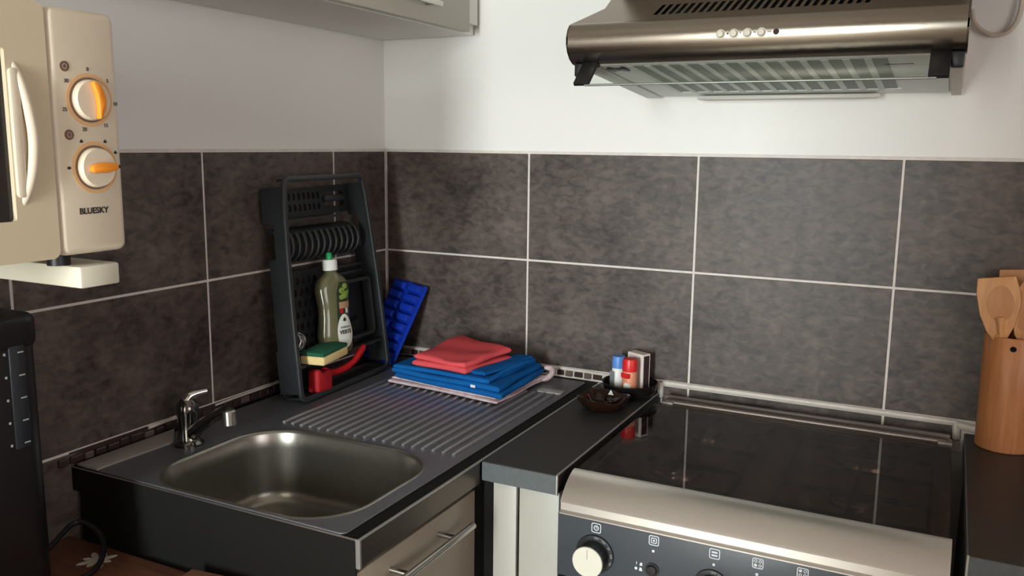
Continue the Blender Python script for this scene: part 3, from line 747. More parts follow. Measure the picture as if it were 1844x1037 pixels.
Wv(MB().prism(rrect(-1.2335, -1.222, 1.378, 1.516, .005, 4), MX - .002, MX + .004, 'yz', bev=.002)).build('handle_backing', MT['cream'], door)
FX = MX + 0.0002
def dial(cy, cz, r, pointer):
    q = frame((FX, cy, cz), (0, 1, 0), (0, 0, 1))     # local z points to +x
    m = MB(); m.lathe([(r * 1.14, -.0002), (r * 1.14, .0006), (r * 1.30, .0006), (r * 1.30, -.0002)], 40, q)
    ringo = Wv(m).build('dial_ring', MT['ring'], mw)
    m = MB(); m.lathe([(0, .0), (r * 1.06, 0), (r * 1.08, .0004), (r, .0008), (r, .006), (r * .93, .0085), (0, .009)], 40, q)
    dk = Wv(m).build('dial', MT['cream'], mw)
    m = MB(); m.lathe([(r * 1.01, .0), (r * 1.10, 0.0), (r * 1.10, .0009), (r * 1.01, .0009)], 40, q)
    Wv(m).build('dial_gap', MT['brown'], dk)
    m = MB()
    if pointer == 'v':
        pts = [(-.004, r * .93), (.004, r * .80), (.0095, r * .40), (.0115, 0), (.010, -r * .45), (.004, -r * .92), (.0005, -r * .94), (.001, -r * .4), (.0005, 0), (-.001, r * .35), (-.005, r * .75)]
    else:
        pts = [(-r * .58, -.0055), (-r * .3, -.0062), (r * .4, -.0055), (r * .85, -.002), (r * .93, .001), (r * .78, .005), (r * .2, .0062), (-r * .35, .0050), (-r * .62, .0020), (-r * .66, -.002)]
    m.prism(pts, .0085, .0165, 'xy', bev=.002, mtx=q)
    Wv(m).build('pointer', MT['orange'], dk)
    return q
R1 = 0.0232
q = dial(-1.136, 1.4865, R1, 'v')
for s, a in (('0', 0), ('5', 48), ('10', 95), ('15', 145), ('20', 195), ('25', 250), ('30', 305)):
    a = math.radians(a)
    text_mesh(s, .0062, 'dial_number', MT['ink'], mw, Matrix.Translation((0, 0, -1.31)) @ q @ Matrix.Translation((R1 * 1.5 * math.sin(a), R1 * 1.5 * math.cos(a), .0002)))
q = dial(-1.1345, 1.409, R1, 'h')
for a, big in ((-28, 1), (28, 0), (60, 0), (90, 1), (-90, 2)):
    a = math.radians(a); m = MB()
    cx, cy = R1 * 1.46 * math.sin(a), R1 * 1.46 * math.cos(a)
    if big == 2: m.prism([(cx - .003, cy), (cx, cy + .002), (cx + .003, cy), (cx, cy - .002)], -.0001, .0004, 'xy', mtx=q)
    else:
        m.prism(ellipse(cx, cy, .0022, .0014, 12), -.0001, .0004, 'xy', mtx=q)
        m.prism(ellipse(cx, cy + .0017, .0009, .0009, 8), -.0001, .0004, 'xy', mtx=q)
    Wv(m).build('dial_symbol', MT['ink'], mw, smooth=False)
for cy, cz in ((-1.1655, 1.5225), (-1.1655, 1.4465)):
    m = MB().lathe([(0, 0), (.0058, 0), (.0058, .0006), (0, .0006)], 20, frame((FX, cy, cz), (0, 1, 0), (0, 0, 1)))
    ic = Wv(m).build('symbol_disc', MT['brown'], mw)
    m = MB().prism(ellipse(0, 0, .003, .0034, 14), .0005, .0010, 'xy', holes=(ellipse(0, 0, .002, .0022, 14),), mtx=frame((FX, cy, cz), (0, 1, 0), (0, 0, 1)))
    Wv(m).build('symbol', MT['mosaic3'], ic, smooth=False)
text_mesh('BLUESKY', .0098, 'brand_lettering', MT['ink'], mw, Matrix.Translation((0, 0, -1.31)) @ frame((FX, -1.1395, 1.3585), (0, 1, 0), (0, 0, 1)), bold=.0003)
for fy in (-1.47, -1.165):
    for fx in (0.09, 0.345):
        Wv(MB().cyl((fx, fy, 1.2945), (fx, fy, 1.3125), .013, 16)).build('foot', MT['black'], mw)
br = thing('microwave_bracket', 'ivory wall bracket arm carrying the cream microwave', 'bracket', (0, 0, 1.27))
for ay in (-1.475, -1.137):
    m = MB().box(0.0, 0.381, ay - 0.027, ay + 0.027, -0.002, 0.0242, 0.003, 2)
    m.build('arm', MT['armwhite'], br)
MB().box(0.0, 0.004, -1.50, -1.11, -0.06, -0.002).build('wall_plate', MT['armwhite'], br, smooth=False)

# ------------------------------------------------------------------ table with coffee maker
TZ = 0.782
tb = thing('side_table', 'low table with a brown printed top beside the sink worktop end', 'table', (0, 0, 0))
MB().box(0.004, 0.60, -1.78, SY - 0.012, TZ - 0.025, TZ, 0.003, 2).build('table_top', MT['tablewood'], tb)
for lx in (0.04, 0.56):
    for ly in (-1.74, -0.975): MB().box(lx - .02, lx + .02, ly - .02, ly + .02, 0, TZ - .025).build('leg', MT['boardwood'], tb, smooth=False)
for (cx, cy, n, rr, rot) in ((0.118, -0.975, 8, .030, .3), (0.150, -1.075, 8, .022, 0)):
    m = MB()
    for i in range(n):
        a = rot + 2 * pi * i / n
        L_ = rr * (1.0 if i % 2 else .8)
        pts = [(0, -.001), (L_ * .35, -.0042), (L_ * .75, -.0050), (L_, -.0012), (L_, .0012), (L_ * .75, .0050), (L_ * .35, .0042), (0, .001)]
        m.prism([(cx + p[0] * math.cos(a) - p[1] * math.sin(a), cy + p[0] * math.sin(a) + p[1] * math.cos(a)) for p in pts], TZ - .0002, TZ + .0004 + i * .00002, 'xy')
    m.build('printed_flower', MT['petal'], tb, smooth=False)['label'] = 'cream flower print'
bd = MB().box(-.06, .06, -.04, .04, 0, .018, .002, 2).build('wooden_board', MT['boardwood'])
bd.location = (0.364, -0.982, TZ + .0004); bd.rotation_euler = (0, 0, 0.12)
tag(bd, 'corner of a light brown board lying on the printed table', 'board')

cm = thing('coffee_maker', 'black filter coffee maker with a cup gauge, below the microwave', 'coffee maker', (0.0, 0.0, TZ))
hgt = 0.428
body = MB().prism(rrect(0.055, 0.197, -1.235, -1.092, 0.030, 6), 0.03, hgt - .03, 'xy', bev=.004)
body.build('tower', MT['coffee'], cm)
MB().prism(rrect(0.050, 0.200, -1.30, -1.088, 0.032, 6), hgt - .045, hgt, 'xy', bev=.010, seg=4).build('lid', MT['coffee'], cm)
MB().prism(rrect(0.040, 0.210, -1.42, -1.080, 0.032, 6), 0.0, 0.035, 'xy', bev=.006, seg=3).build('base', MT['coffee'], cm)
MB().box(0.196, 0.1995, -1.1415, -1.1195, 0.250, 0.392, .0015, 2).build('water_gauge', MT['coffeegauge'], cm)['label'] = 'smoked water gauge with white cup marks'
for j in range(5):
    zz = 0.381 - j * 0.031
    MB().box(0.1994, 0.2000, -1.128 - .002, -1.123 + .001, zz - .0009, zz + .0009).build('gauge_mark', MT['greyprint'], cm, smooth=False)
    MB().prism(ellipse(-1.1465, zz, .0016, .002, 10), 0.1966, 0.1976, 'yz').build('cup_mark', MT['greyprint'], cm, smooth=False)
MB().lathe([(0, 0), (.05, 0), (.062, .03), (.064, .07), (.052, .11), (.046, .125), (0, .126)], 28, Matrix.Translation((0.125, -1.335, 0.036))).build('carafe', MT['mwwin'], cm)
MB().tube([(0.178, -1.315, .15), (0.215, -1.29, .145), (0.222, -1.285, .09), (0.182, -1.313, .06)], .008, 10).build('carafe_handle', MT['coffee'], cm)
MB().tube([(0.09, -1.088, .02), (0.07, -1.02, .030), (0.055, -0.965, .045), (0.085, -0.953, .040), (0.120, -0.962, .022), (0.150, -1.00, .006), (0.158, -1.05, .0052), (0.150, -1.12, .0052), (0.155, -1.2, .0052)], .0045, 10).build('cord', MT['black'], cm)

# ------------------------------------------------------------------ faucet
fc = thing('faucet', 'chrome single-lever tap with a low spout behind the sink bowl', 'faucet', (0.095, -0.757, 0.9028))
MB().lathe([(0, 0), (.026, 0), (.026, .004), (.021, .008), (.0185, .012), (.018, .050), (.0195, .060), (.0195, .068), (.018, .076), (.012, .083), (0, .085)], 28).build('body', MT['chromedark'], fc)
sp = MB().tube([(.008, -.001, .020), (.040, -.007, .044), (.080, -.013, .068), (.106, -.017, .081), (.120, -.019, .083)], .010, 14, 6, radii=[.0125, .0115, .0105, .010, .0105])
sp.build('spout', MT['chromedark'], fc)
MB().cyl((.1185, -.0187, .0865), (.1195, -.019, .060), .0118, 18, bev=.0015).build('aerator', MT['chromesat'], fc)
lv = MB().tube([(-.002, 0, .080), (.003, .006, .089), (.012, .018, .093), (.020, .029, .095)], .005, 12, 5, radii=[.011, .009, .006, .0045])
lv.build('lever', MT['chrome'], fc)

# ------------------------------------------------------------------ dish rack leaning on the left wall
RT = math.atan2(0.052, 0.470)
rk = thing('dish_rack', 'charcoal plastic dish rack stood on end against the left wall', 'dish rack', (0.112, -0.3135, 0.9062), (0, -RT, 0.045))
RH = 0.468
def hw(z):                    # half width of the rack at height z
    k = z / RH
    return 0.171 - 0.024 * k + 0.006 * math.sin(k * pi)
# rim: one rounded loop
loop = []
def rim_pts():
    out = []
    r = 0.022
    for i in range(7):
        a = pi / 2 * i / 6; out.append((hw(RH) - r + r * math.sin(pi / 2 - a), RH - r + r * math.sin(a)))
    for i in range(7):
        a = pi / 2 * i / 6; out.append((-hw(RH) + r - r * math.sin(a), RH - r + r * math.cos(a)))
    for k in range(1, 12):
        z = RH - r - (RH - 0.035) * k / 12; out.append((-hw(z), z))
    for i in range(7):
        a = pi / 2 * i / 6; out.append((-hw(0) + r - r * math.cos(a), r - r * math.sin(a)))
    for i in range(7):
        a = pi / 2 * i / 6; out.append((hw(0) - r + r * math.sin(a), r - r * math.cos(a)))
    for k in range(1, 12):
        z = 0.035 - 0.013 + (RH - 0.035) * k / 12; out.append((hw(z), z))
    return out
rp_ = rim_pts()
def inset(pts, d):
    cx, cz = 0, RH / 2
    out = []
    n = len(pts)
    for i in range(n):
        a = Vector(pts[i - 1]); b_ = Vector(pts[(i + 1) % n]); t_ = (b_ - a).normalized(); nrm = Vector((-t_.y, t_.x))
        out.append((pts[i][0] + nrm.x * d, pts[i][1] + nrm.y * d))
    return out
inn = inset(rp_, 0.011)
MB().prism(rp_, -0.004, 0.004, 'yz', bev=.0015, holes=(inn,)).build('rim', MT['rack'], rk, angle=0.8)
D = 0.052
# side walls down to the back
mid = inset(rp_, 0.004); mid2 = inset(rp_, 0.0075)
def wall_piece(z0, z1, side, x0=-D, x1=-0.003):
    n = 6; a = []
    for k in range(n + 1):
        z = z0 + (z1 - z0) * k / n; a.append((side * (hw(z) - .004), z))
    c = [(p[0] - side * .004, p[1]) for p in a][::-1]
    return MB().prism(a + c, x0, x1, 'yz')
for s_ in (1, -1):
    nm = 'side_wall'
    wall_piece(0.02, 0.11, s_).build(nm, MT['rackdark'], rk)
    wall_piece(0.11, 0.30, s_, -D if s_ > 0 else -D * .9).build(nm, MT['rackdark'], rk)
    wall_piece(0.30, 0.375, s_, -0.03).build(nm, MT['rackdark'], rk)
    wall_piece(0.375, RH - 0.02, s_, -D - .006 if s_ < 0 else -D).build(nm, MT['rackdark'], rk)
MB().box(-D, -0.003, -hw(0) + .02, hw(0) - .02, 0.003, 0.008).build('end_wall', MT['rackdark'], rk, smooth=False)
MB().box(-0.03, -0.003, -hw(RH) + .02, hw(RH) - .02, RH - .009, RH - .004).build('end_wall', MT['rackdark'], rk, smooth=False)
def circ(cy, cz, ry, rz, n=10): return ellipse(cy, cz, ry, rz, n)
# cutlery cup at the top: plate with two rows of oval holes and a long slot
hl = []
for r_ in range(2):
    for i in range(10):
        hl.append(circ(-0.122 + i * 0.0170, 0.402 + r_ * 0.024, .0052, .0082, 10))
W1 = hw(0.41) - .009
MB().prism([(-W1, 0.380), (W1, 0.384), (W1, 0.447), (-W1, 0.440)], -D, -D + .004, 'yz', holes=tuple(hl) + (rrect(0.050, 0.128, 0.398, 0.432, .012, 4),)).build('cutlery_tray', MT['rackdark'], rk)
MB().prism(rrect(0.046, 0.120, 0.409, 0.424, .007, 4), -D + .004, -D + .012, 'yz', bev=.003).build('divider_tongue', MT['rack'], rk)
MB().box(-D, -0.02, -W1, W1 * .5, 0.374, 0.380).build('cutlery_ledge', MT['rack'], rk)
# half-round ribbed plate holder
m = MB(); b2 = bmesh.new()
y0_, y1_ = -W1 + .002, 0.118
m.prism([(-0.050 + .000, 0.288), (-0.034, 0.292), (-0.022, 0.304), (-0.017, 0.322), (-0.020, 0.340), (-0.032, 0.356), (-0.050, 0.362), (-0.050, 0.356), (-0.034, 0.350), (-0.025, 0.338), (-0.022, 0.322), (-0.026, 0.308), (-0.036, 0.298), (-0.050, 0.294)], y0_, y1_, 'xz')
m.build('plate_holder', MT['rackdark'], rk, angle=0.9)
for i in range(12):
    yy = y0_ + .014 + i * (y1_ - y0_ - .024) / 11
    MB().tube([(-0.030, yy, 0.291), (-0.017, yy + .004, 0.302), (-0.0115, yy + .007, 0.320), (-0.0145, yy + .008, 0.336), (-0.022, yy + .009, 0.350)], .0034, 8, 4).build('plate_rib', MT['rack'], rk)
# perforated plate on the left, with round holes
hl = []
for r_ in range(7):
    for i in range(7):
        hl.append(circ(-0.136 + i * 0.0205 + (r_ % 2) * .010, 0.098 + r_ * 0.0245, .0066, .0080, 10))
MB().prism([(-hw(.2) + .010, 0.080), (0.036, 0.080), (0.036, 0.268), (-hw(.25) + .010, 0.268)], -D, -D + .003, 'yz', holes=tuple(hl)).build('perforated_plate', MT['rackdark'], rk, smooth=False)
# right: rectangular cup frame with rounded rim
MB().prism(rrect(0.046, hw(.2) - .012, 0.090, 0.228, .014, 5), -D * .7, -D * .7 + .022, 'yz', bev=.002, holes=(rrect(0.054, hw(.2) - .020, 0.098, 0.220, .010, 5),)).build('cup_frame', MT['rack'], rk)
MB().prism([(0.036, 0.080), (hw(.17) - .008, 0.080), (hw(.17) - .008, 0.262), (0.036, 0.262)], -D, -D + .003, 'yz', holes=(rrect(0.075, 0.130, 0.125, 0.140, .006, 4),)).build('cup_back', MT['rackdark'], rk, smooth=False)
for zz in (0.242, 0.258): MB().box(-D + .002, -D + .016, 0.040, hw(.25) - .009, zz - .004, zz + .004, .002, 2).build('cross_rib', MT['rack'], rk)
# ledge and bottom bar
MB().box(-D, -0.006, -hw(.07) + .008, hw(.07) - .008, 0.0690, 0.0750, .0015, 2).build('ledge', MT['rack'], rk)
MB().box(-D, -D + .003, -hw(.03) + .012, -0.02, 0.010, 0.069).build('lower_back', MT['rackdark'], rk, smooth=False)

def rack_pt(a, zz, dep):      # local (depth, along, up) to world
    return Matrix.LocRotScale(Vector((0.112, -0.3135, 0.9062)), None, None) @ (Matrix.Rotation(0.045, 4, 'Z') @ Matrix.Rotation(-RT, 4, 'Y')) @ Vector((dep, a, zz))
# dish soap bottle
p = rack_pt(-0.016, 0.0754, -0.024)
db = thing('dish_soap_bottle', 'clear green dish soap bottle with a white cap, standing in the rack', 'bottle', p + Vector((0.006, 0.008, 0.002)), (0, -0.085, -0.25))
db.scale = (1.0, 1.0, 1.04)
sec = [(0.0, .036, .020), (.006, .041, .023), (.04, .0435, .0235), (.075, .0375, .0215), (.10, .037, .0215), (.135, .0425, .0225), (.150, .0385, .0215), (.160, .030, .019), (.168, .018, .0145), (.172, .013, .0125), (.176, .0125, .0125)]
b = bmesh.new(); rings = []
for z, ry, rx in sec:
    rings.append([b.verts.new((rx * math.copysign(abs(math.cos(a)) ** .8, math.cos(a)), ry * math.copysign(abs(math.sin(a)) ** .8, math.sin(a)), z)) for a in [2 * pi * i / 32 for i in range(32)]])
for A, B in zip(rings[:-1], rings[1:]):
    for i in range(32): b.faces.new((A[i], A[(i + 1) % 32], B[(i + 1) % 32], B[i]))
b.faces.new(rings[0][::-1]); b.faces.new(rings[-1]); bmesh.ops.recalc_face_normals(b, faces=b.faces[:])
MB()._add(b).build('bottle_body', MT['soap'], db, angle=1.0)
MB().lathe([(0, .176), (.0165, .176), (.0165, .196), (.0150, .1985), (.0075, .199), (0, .199)], 28).build('cap', MT['white'], db)
MB().lathe([(0, .199), (.0075, .199), (.0070, .207), (.0058, .213), (0, .2145)], 20).build('nozzle', MT['green'], db)
def sec_at(z):
    for a_, c_ in zip(sec[:-1], sec[1:]):
        if a_[0] <= z <= c_[0]:
            t_ = (z - a_[0]) / (c_[0] - a_[0]); return a_[1] + (c_[1] - a_[1]) * t_, a_[2] + (c_[2] - a_[2]) * t_
    return sec[-1][1], sec[-1][2]
def wrap(m, lift):
    """cut a flat (y, z) print into small faces and lay it on the curved front of the bottle"""
    bmm = m.bm
    bmesh.ops.triangulate(bmm, faces=bmm.faces[:])
    for _ in range(2):
        bmesh.ops.subdivide_edges(bmm, edges=[e for e in bmm.edges if e.calc_length() > .004], cuts=1, use_grid_fill=False)
        bmesh.ops.triangulate(bmm, faces=bmm.faces[:])
    for v in bmm.verts:
        ry, rx = sec_at(v.co.z)
        k_ = min(.999, abs(v.co.y) / ry) ** (1 / .8)
        v.co.x += rx * max(0, 1 - k_ * k_) ** .4 + lift
    return m
def flat(pts): return MB().prism(pts, 0, .0003, 'yz')
wrap(flat([(-.006, .062), (.034, .062), (.034, .10), (.037, .135), (.030, .150), (.004, .150), (-.004, .13)]), .0003).build('label', MT['darkgreen'], db, smooth=False)
for k_, (cy, cz, r) in enumerate(((.010, .132, .008), (.020, .141, .008), (.018, .122, .010), (.008, .118, .007), (.027, .127, .007))):
    wrap(flat(ellipse(cy, cz, r, r * .8, 14)), .0007 + k_ * .0001).build('leaf_print', MT['leaf'], db, smooth=False)
wrap(flat([(.000, .094), (.033, .094), (.033, .108), (.000, .108)]), .0014).build('tan_band', MT['tan'], db, smooth=False)
wrap(flat([(.002, .084), (.011, .084), (.011, .093), (.002, .093)]), .0008).build('red_patch', MT['red'], db, smooth=False)
wrap(flat([(.018, .083), (.025, .083), (.025, .0935), (.018, .0935)]), .0008).build('white_patch', MT['label_white'], db, smooth=False)
eg = [(.012 + .022 * math.cos(a) * (1 - .16 * math.sin(a)), .046 + .036 * math.sin(a)) for a in [2 * pi * i / 30 for i in range(30)]]
wrap(flat(eg), .0012).build('oval_label', MT['label_white'], db, smooth=False)
def wrapped_text(body, size, y_, z_, bold):
    o = text_mesh(body, size, 'label_text', MT['ink'] if bold else MT['greylabel'], db, frame((0, y_, z_), (0, 1, 0), (0, 0, 1)), bold=bold)
    for v in o.data.vertices:
        ry, rx = sec_at(v.co.z); k_ = min(.999, abs(v.co.y) / ry) ** (1 / .8)
        v.co.x += rx * max(0, 1 - k_ * k_) ** .4 + .0022
wrapped_text('maison', .0095, .012, .0545, 0)
wrapped_text('VERTE', .0120, .012, .0435, .0002)
wrap(flat([(.008, .0665), (.016, .0665), (.016, .071), (.012, .075), (.008, .071)]), .0018).build('house_print', MT['ink'], db, smooth=False)

# sponge, steel wool, brush
p = rack_pt(-0.086, 0.0752, 0.004)
sg = thing('sponge', 'yellow sponge with a green scouring side, on the rack ledge', 'sponge', p + Vector((0.002, 0.004, 0)), (0.04, -0.02, 0.12))
MB().box(-.030, .028, -.048, .050, 0.001, .020, .004, 3).build('foam', MT['spongeyellow'], sg)
MB().box(-.030, .028, -.048, .050, .020, .028, .002, 2).build('scouring_pad', MT['spongegreen'], sg)
m = MB()
for i in range(26):
    a = random.uniform(0, 2 * pi); e = random.uniform(-.9, .9); r = .020
    ax = Vector((math.cos(a) * math.cos(e), math.sin(a) * math.cos(e), math.sin(e)))
    u_ = ax.orthogonal().normalized(); v_ = ax.cross(u_); rr = r * random.uniform(.55, 1)
    pts = [ax * (r * .45) * random.uniform(-.6, .6) + (u_ * math.cos(t_) + v_ * math.sin(t_) * random.uniform(.9, 1.1)) * rr for t_ in [2 * pi * k / 10 for k in range(10)]]
    m.tube(pts, .0014, 5, 2)
wl = m.build('steel_wool_ball', MT['wool'])
wl.location = rack_pt(-0.128, 0.1240, -0.026)
tag(wl, 'grey steel wool scourer ball in the rack left of the soap bottle', 'scourer')
bh = thing('dish_brush', 'red dish brush with a curved handle in the bottom of the rack', 'brush', rack_pt(-0.085, 0.0085, -0.014) + Vector((.004, 0, 0)), (0, -RT, 0.03))
MB().prism([(-.030, .002), (.020, -.002), (.026, .030), (.020, .044), (-.004, .041), (-.014, .052), (-.024, .048)], -.014, .016, 'yz', bev=.006, seg=3).build('brush_head', MT['bristle'], bh)
MB().tube([(.002, .014, .038), (.002, .045, .030), (.003, .085, .030), (.004, .120, .038), (.004, .150, .055), (.004, .164, .064)], .007, 12, 6, radii=[.010, .008, .0075, .007, .0085, .0065]).build('brush_handle', MT['red'], bh)

# ------------------------------------------------------------------ blue ice cube tray
A = Vector((0.100, -0.122, 0.9042)); B = Vector((0.134, -0.0155, 1.087))
U = (B - A); Lh = U.length; U.normalize()
Wd = Vector((1, 0, 0)); Wd = (Wd - U * Wd.dot(U)).normalized(); Nn = Wd.cross(U)
q = Matrix.Identity(4)
for i in range(3): q[i][0] = Wd[i]; q[i][1] = U[i]; q[i][2] = Nn[i]
q.translation = A - Wd * 0.104
it = thing('ice_cube_tray', 'blue plastic ice cube tray leaning in the corner behind the rack', 'ice tray')
it.matrix_world = q
if Nn.y > 0: pass
MB().prism(rrect(0, .104, 0, Lh, .006, 4), -.003, .001, 'xy', bev=.001).build('tray_rim', MT['blue'], it)
bump = None
for r_ in range(8):
    for c_ in range(2):
        if bump is None:
            b = bmesh.new()
            lo = [b.verts.new((x_, y_, .0005)) for x_, y_ in ((0, 0), (.044, 0), (.044, .0235), (0, .0235))]
            hi = [b.verts.new((x_, y_, .017)) for x_, y_ in ((.005, .0035), (.039, .0035), (.039, .0195), (.005, .0195))]
            for i in range(4): b.faces.new((lo[i], lo[(i + 1) % 4], hi[(i + 1) % 4], hi[i]))
            b.faces.new(hi); b.faces.new(lo[::-1])
            bmesh.ops.recalc_face_normals(b, faces=b.faces[:])
            bmesh.ops.bevel(b, geom=[e for e in b.edges if max(v.co.z for v in e.verts) > .01], offset=.003, segments=2, profile=.5, affect='EDGES')
            bump = MB()._add(b).build('cube_cup', MT['blue'], it)
            bump.location = (.006 + c_ * .048, .006 + r_ * .0258, 0)
        else: dup(bump, it, (.006 + c_ * .048, .006 + r_ * .0258, 0))

# ------------------------------------------------------------------ folded cloths
def slab(q4, z, th, seed, amp=.002, n=30, edge=.010, tilt=(0, 0)):
    edge = max(.007, th * .6)
    rnd = random.Random(seed)
    ph = [rnd.uniform(0, 6) for _ in range(6)]
    b = bmesh.new(); G_ = {}
    P = [Vector((x_, y_, 0)) for x_, y_ in q4]
    for side in (0, 1):
        for i in range(n + 1):
            for j in range(n + 1):
                if side and (i in (0, n) or j in (0, n)): G_[(1, i, j)] = G_[(0, i, j)]; continue
                s_, t_ = .5 - .5 * math.cos(pi * i / n), .5 - .5 * math.cos(pi * j / n)
                p_ = P[0].lerp(P[1], s_).lerp(P[3].lerp(P[2], s_), t_)
                wob = .004 * math.sin(s_ * 7 + ph[0]) * (1 if t_ in (0, 1) else .4) + 0
                p_ = p_ + Vector((math.sin(t_ * 8 + ph[1]) * .0022 * abs(2 * s_ - 1), math.sin(s_ * 7 + ph[2]) * .0022 * abs(2 * t_ - 1), 0))
                dd = min(min(s_, 1 - s_) * (P[1] - P[0]).length, min(t_, 1 - t_) * (P[3] - P[0]).length)
                k_ = min(1, dd / edge); prof_ = math.sqrt(max(0, 1 - (1 - k_) ** 2))
                h_ = (math.sin(s_ * 9 + t_ * 3 + ph[3]) + math.sin(t_ * 11 - s_ * 4 + ph[4])) * amp * .5
                base = z + th / 2 + tilt[0] * s_ + tilt[1] * t_
                G_[(side, i, j)] = b.verts.new((p_.x, p_.y, base + (th / 2 * prof_ * (1 if side == 0 else -1)) + (h_ * prof_ if side == 0 else 0)))
    for side in (0, 1):
        for i in range(n):
            for j in range(n):
                f = (G_[(side, i, j)], G_[(side, i + 1, j)], G_[(side, i + 1, j + 1)], G_[(side, i, j + 1)])
                b.faces.new(f if side == 0 else f[::-1])
    bmesh.ops.recalc_face_normals(b, faces=b.faces[:])
    return b
# q4: left corner, front corner, right corner, back corner
pk = MB()
pk._add(slab(((.182, -.258), (.478, -.292), (.486, -.075), (.175, -.045)), .9075, .0075, 1, .001))
pk._add(slab(((.186, -.252), (.470, -.288), (.490, -.072), (.180, -.05)), .9150, .006, 2, .0006))
pk.tube([(.470, -.10, .913), (.489, -.075, .914), (.494, -.055, .922), (.486, -.045, .930), (.474, -.055, .932)], .006, 10, 5, radii=[.003, .007, .007, .007, .004])
tag(pk.build('folded_towel', MT['towelpink'], angle=1.5), 'pinkish white folded towel at the bottom of the cloth pile', 'towel', 'folded cloths on the draining board')
bl = MB()
bl._add(slab(((.200, -.262), (.494, -.306), (.480, -.062), (.180, -.050)), .9216, .013, 3, .001, edge=.014))
bl._add(slab(((.194, -.268), (.484, -.302), (.474, -.070), (.182, -.055)), .9340, .013, 4, .0015, edge=.014))
bl._add(slab(((.203, -.266), (.450, -.286), (.466, -.080), (.190, -.055)), .9455, .010, 5, .001, edge=.012))
# opened fold at the right-hand end
bl._add(slab(((.395, -.258), (.440, -.278), (.462, -.090), (.410, -.075)), .9545, .009, 6, .001, edge=.008, tilt=(.004, 0)))
bl.tube([(.448, -.284, .951), (.452, -.20, .957), (.458, -.14, .959), (.463, -.088, .956)], .006, 10, 5, radii=[.0045, .0065, .007, .005])
blue = tag(bl.build('folded_cloth', MT['towelblue'], angle=1.5), 'blue folded cloth in the middle of the pile on the draining board', 'cloth', 'folded cloths on the draining board')
MB().prism([(.412, -.2915), (.424, -.293), (.424, -.2925), (.412, -.2910)], .9365, .9420, 'xy').build('care_tag', MT['white'], blue, smooth=False)['label'] = 'small white care tag'
rd = MB()
rd._add(slab(((.246, -.262), (.390, -.274), (.424, -.118), (.250, -.060)), .9560, .013, 7, .001, edge=.016))
rd._add(slab(((.250, -.258), (.386, -.270), (.420, -.122), (.252, -.064)), .9690, .013, 8, .003, edge=.016, tilt=(-.003, .008)))
tag(rd.build('folded_cloth', MT['towelred'], angle=1.5), 'red folded cloth on top of the cloth pile', 'cloth', 'folded cloths on the draining board')

# ------------------------------------------------------------------ bowl, ashtray, shakers, matchbox
bw = MB().lathe([(0, .0005), (.040, 0), (.050, .004), (.057, .016), (.060, .030), (.0615, .031), (.060, .032), (.057, .030), (.053, .018), (.046, .008), (0, .0075)], 40).build('bowl', MT['bowlblack'])
bw.location = (0.686, -0.0665, 0.9003); tag(bw, 'small round black bowl holding two shakers and a matchbox', 'bowl')
def lob(a, r, z): 
    k = .5 + .5 * math.cos(3 * a + .6)
    return (1 + .06 * math.cos(6 * a), (.006 * k * (1 if z > .012 else 0)))
ash = thing('ashtray', 'amber glass ashtray with a wavy rim in front of the black bowl', 'ashtray', (0.6685, -0.182, 0.9003), (0, 0, 0.4))
MB().lathe([(0, .0), (.034, 0), (.042, .004), (.050, .014), (.0535, .022), (.0520, .0235), (.0455, .021), (.040, .012), (.033, .007), (0, .006)], 60, lobes=lob).build('dish', MT['amber'], ash, angle=1.0)
for a0 in (0.3, 1.35, 2.4, 3.5, 4.5, 5.6):
    MB().tube([(.012 * math.cos(a0), .012 * math.sin(a0), .0075), (.028 * math.cos(a0 + .2), .028 * math.sin(a0 + .2), .009), (.042 * math.cos(a0), .042 * math.sin(a0), .018)], .003, 8, 4).build('moulded_rib', MT['amber'], ash)
MB().prism([(-.006, -.005), (.006, -.005), (.0, .006)], .001, .003, 'xy', mtx=frame((.018, .040, .022), (.9, -.4, 0), (0, 0, 1))).build('white_triangle', MT['white'], ash, smooth=False)['label'] = 'small white triangle'  # flat white triangle set at the dish rim
def shaker(loc, label, capm, bodym, labelm, h, r):
    t_ = thing('spice_shaker', label, 'shaker', loc, (0, 0, -.42))
    MB().lathe([(0, 0), (r * .94, 0), (r, .002), (r, h * .62), (r * .92, h * .66), (0, h * .66)], 28).build('jar', MT[bodym], t_)
    MB().lathe([(0, h * .66), (r * 1.0, h * .66), (r * 1.02, h * .70), (r * 1.0, h * .94), (r * .9, h), (0, h)], 28).build('cap', MT[capm], t_)
    return t_
s1 = shaker((0.659, -0.066, 0.9085), 'small white spice shaker with a blue cap, left in the black bowl', 'capblue', 'white', None, .077, .0145)
MB().prism(rrect(-.012, .002, .006, .044, .002, 3), -.0146, -.010, 'xz').build('label', MT['greylabel'], s1, smooth=False)
s2 = shaker((0.6915, -0.086, 0.9085), 'small orange spice shaker with a red cap, right in the black bowl', 'capred', 'spice', None, .079, .0163)
MB().prism(ellipse(.006, .020, .0075, .0085, 20), -.0168, -.010, 'xz').build('round_label', MT['label_white'], s2, smooth=False)
MB().prism(rrect(-.010, .012, .038, .049, .002, 3), -.0168, -.008, 'xz').build('band_label', MT['capred'], s2, smooth=False)
mb = thing('matchbox', 'white matchbox standing on end in the bowl behind the red-capped shaker', 'matchbox', (0.6985, -0.0440, 0.9085), (0, 0, -0.42))
MB().box(-.024, .021, -.012, .012, 0, .084, .0008, 1).build('sleeve', MT['matchbox'], mb)
MB().box(.0208, .0215, -.0085, .0085, .004, .080).build('striking_strip', MT['striker'], mb, smooth=False)['label'] = 'dark striking strip'

for o_ in (s1, s2): o_['group'] = 'spice shakers in the black bowl'

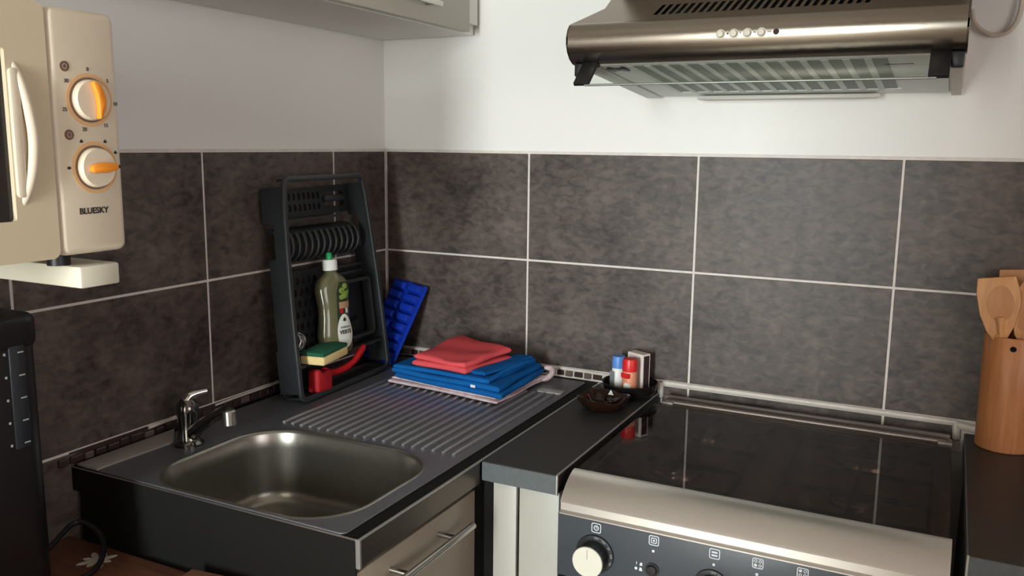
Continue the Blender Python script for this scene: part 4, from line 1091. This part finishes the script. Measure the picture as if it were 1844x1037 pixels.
# ------------------------------------------------------------------ utensil holder
UHX, UHY = 1.4045, -0.0505
uh = thing('utensil_holder', 'light bamboo cylinder utensil holder with a small hole, right worktop', 'utensil holder', (UHX, UHY, 0.9003))
MB().lathe([(0, 0), (.0455, 0), (.047, .0015), (.0475, .10), (.048, .2095), (.047, .211), (.043, .211), (.0425, .02), (0, .018)], 48).build('cylinder', MT['bamboo'], uh)
ha = math.radians(-93)
q = frame((.0477 * math.cos(ha), .0477 * math.sin(ha), .193), (-math.sin(ha), math.cos(ha), 0), (0, 0, 1))
MB().lathe([(0, .0004), (.0048, .0006), (.0052, .0), (.0048, -.001), (0, -.001)], 20, q).build('hole', MT['gap'], uh)
def utensil(label, loc, rot, outline, recess, name, m1='beech', stick=(.006, .004), cat='spoon', th=.007, ridge=False):
    t_ = thing(name, label, cat, loc, rot, group='wooden utensils in the bamboo holder')
    MB().prism(outline, -th / 2, th / 2, 'xz', bev=.002, seg=2, holes=()).build('blade', MT[m1], t_)
    MB().tube([(0, 0, -.17), (0, 0, -.08), (0, 0, .012)], .0055, 10, 2, radii=[.005, .0055, .0065]).build('stick', MT[m1], t_)
    if recess:
        MB().prism(recess, -th / 2 - .0007, -th / 2 + .0015, 'xz', bev=.0006).build('hollow', MT['beechdark'], t_)
    if ridge:
        MB().tube([(.002, -th / 2, .044), (.0035, -th / 2, .028), (.004, -th / 2, .012), (.004, -th / 2, -.004)], .005, 10, 4, radii=[.008, .0062, .0045, .0045]).build('neck_ridge', MT[m1], t_)
    return t_
# corner spoon, nearest, left
o1 = [(-.006, 0), (.012, 0), (.026, .030), (.034, .070), (.031, .095), (.024, .118), (-.036, .112), (-.037, .085), (-.030, .045), (-.018, .015)]
utensil('wooden corner spoon with an oval hollow, leftmost in the bamboo holder', (1.3775, -.0815, 1.1025), (-.03, -.05, 0), o1,
        [(.002 + .021 * math.cos(a) * (1 - .05 * math.sin(a)), .068 + .032 * math.sin(a)) for a in [2 * pi * i / 26 for i in range(26)]], 'wooden_spoon', ridge=True)
o2 = [(-.008, 0), (.010, 0), (.018, .03), (.024, .10), (.022, .128), (-.022, .126), (-.022, .09), (-.015, .03)]
utensil('plain wooden spatula at the back of the bamboo holder', (1.396, -.0375, 1.1005), (-.04, -.02, 0.1), o2, None, 'wooden_spatula', cat='spatula', m1='beechdark')
o3 = [(-.010, 0), (.010, 0), (.024, .02), (.030, .06), (.030, .10), (.020, .118), (.0, .122), (-.018, .118), (-.028, .10), (-.028, .05), (-.022, .02)]
utensil('wooden spoon with a squarish hollow, right side of the bamboo holder', (1.4235, -.0755, 1.0955), (-.02, .03, 0.05), o3,
        rrect(-.019, .021, .028, .108, .012, 4), 'wooden_spoon', m1='beech')
o4 = [(-.008, 0), (.008, 0), (.014, .03), (.016, .09), (.0, .112), (-.016, .09), (-.014, .03)]
utensil('slim wooden spoon at the far right of the bamboo holder', (1.440, -.0435, 1.097), (-.02, .06, 0.0), o4, None, 'wooden_spoon', m1='beechdark')
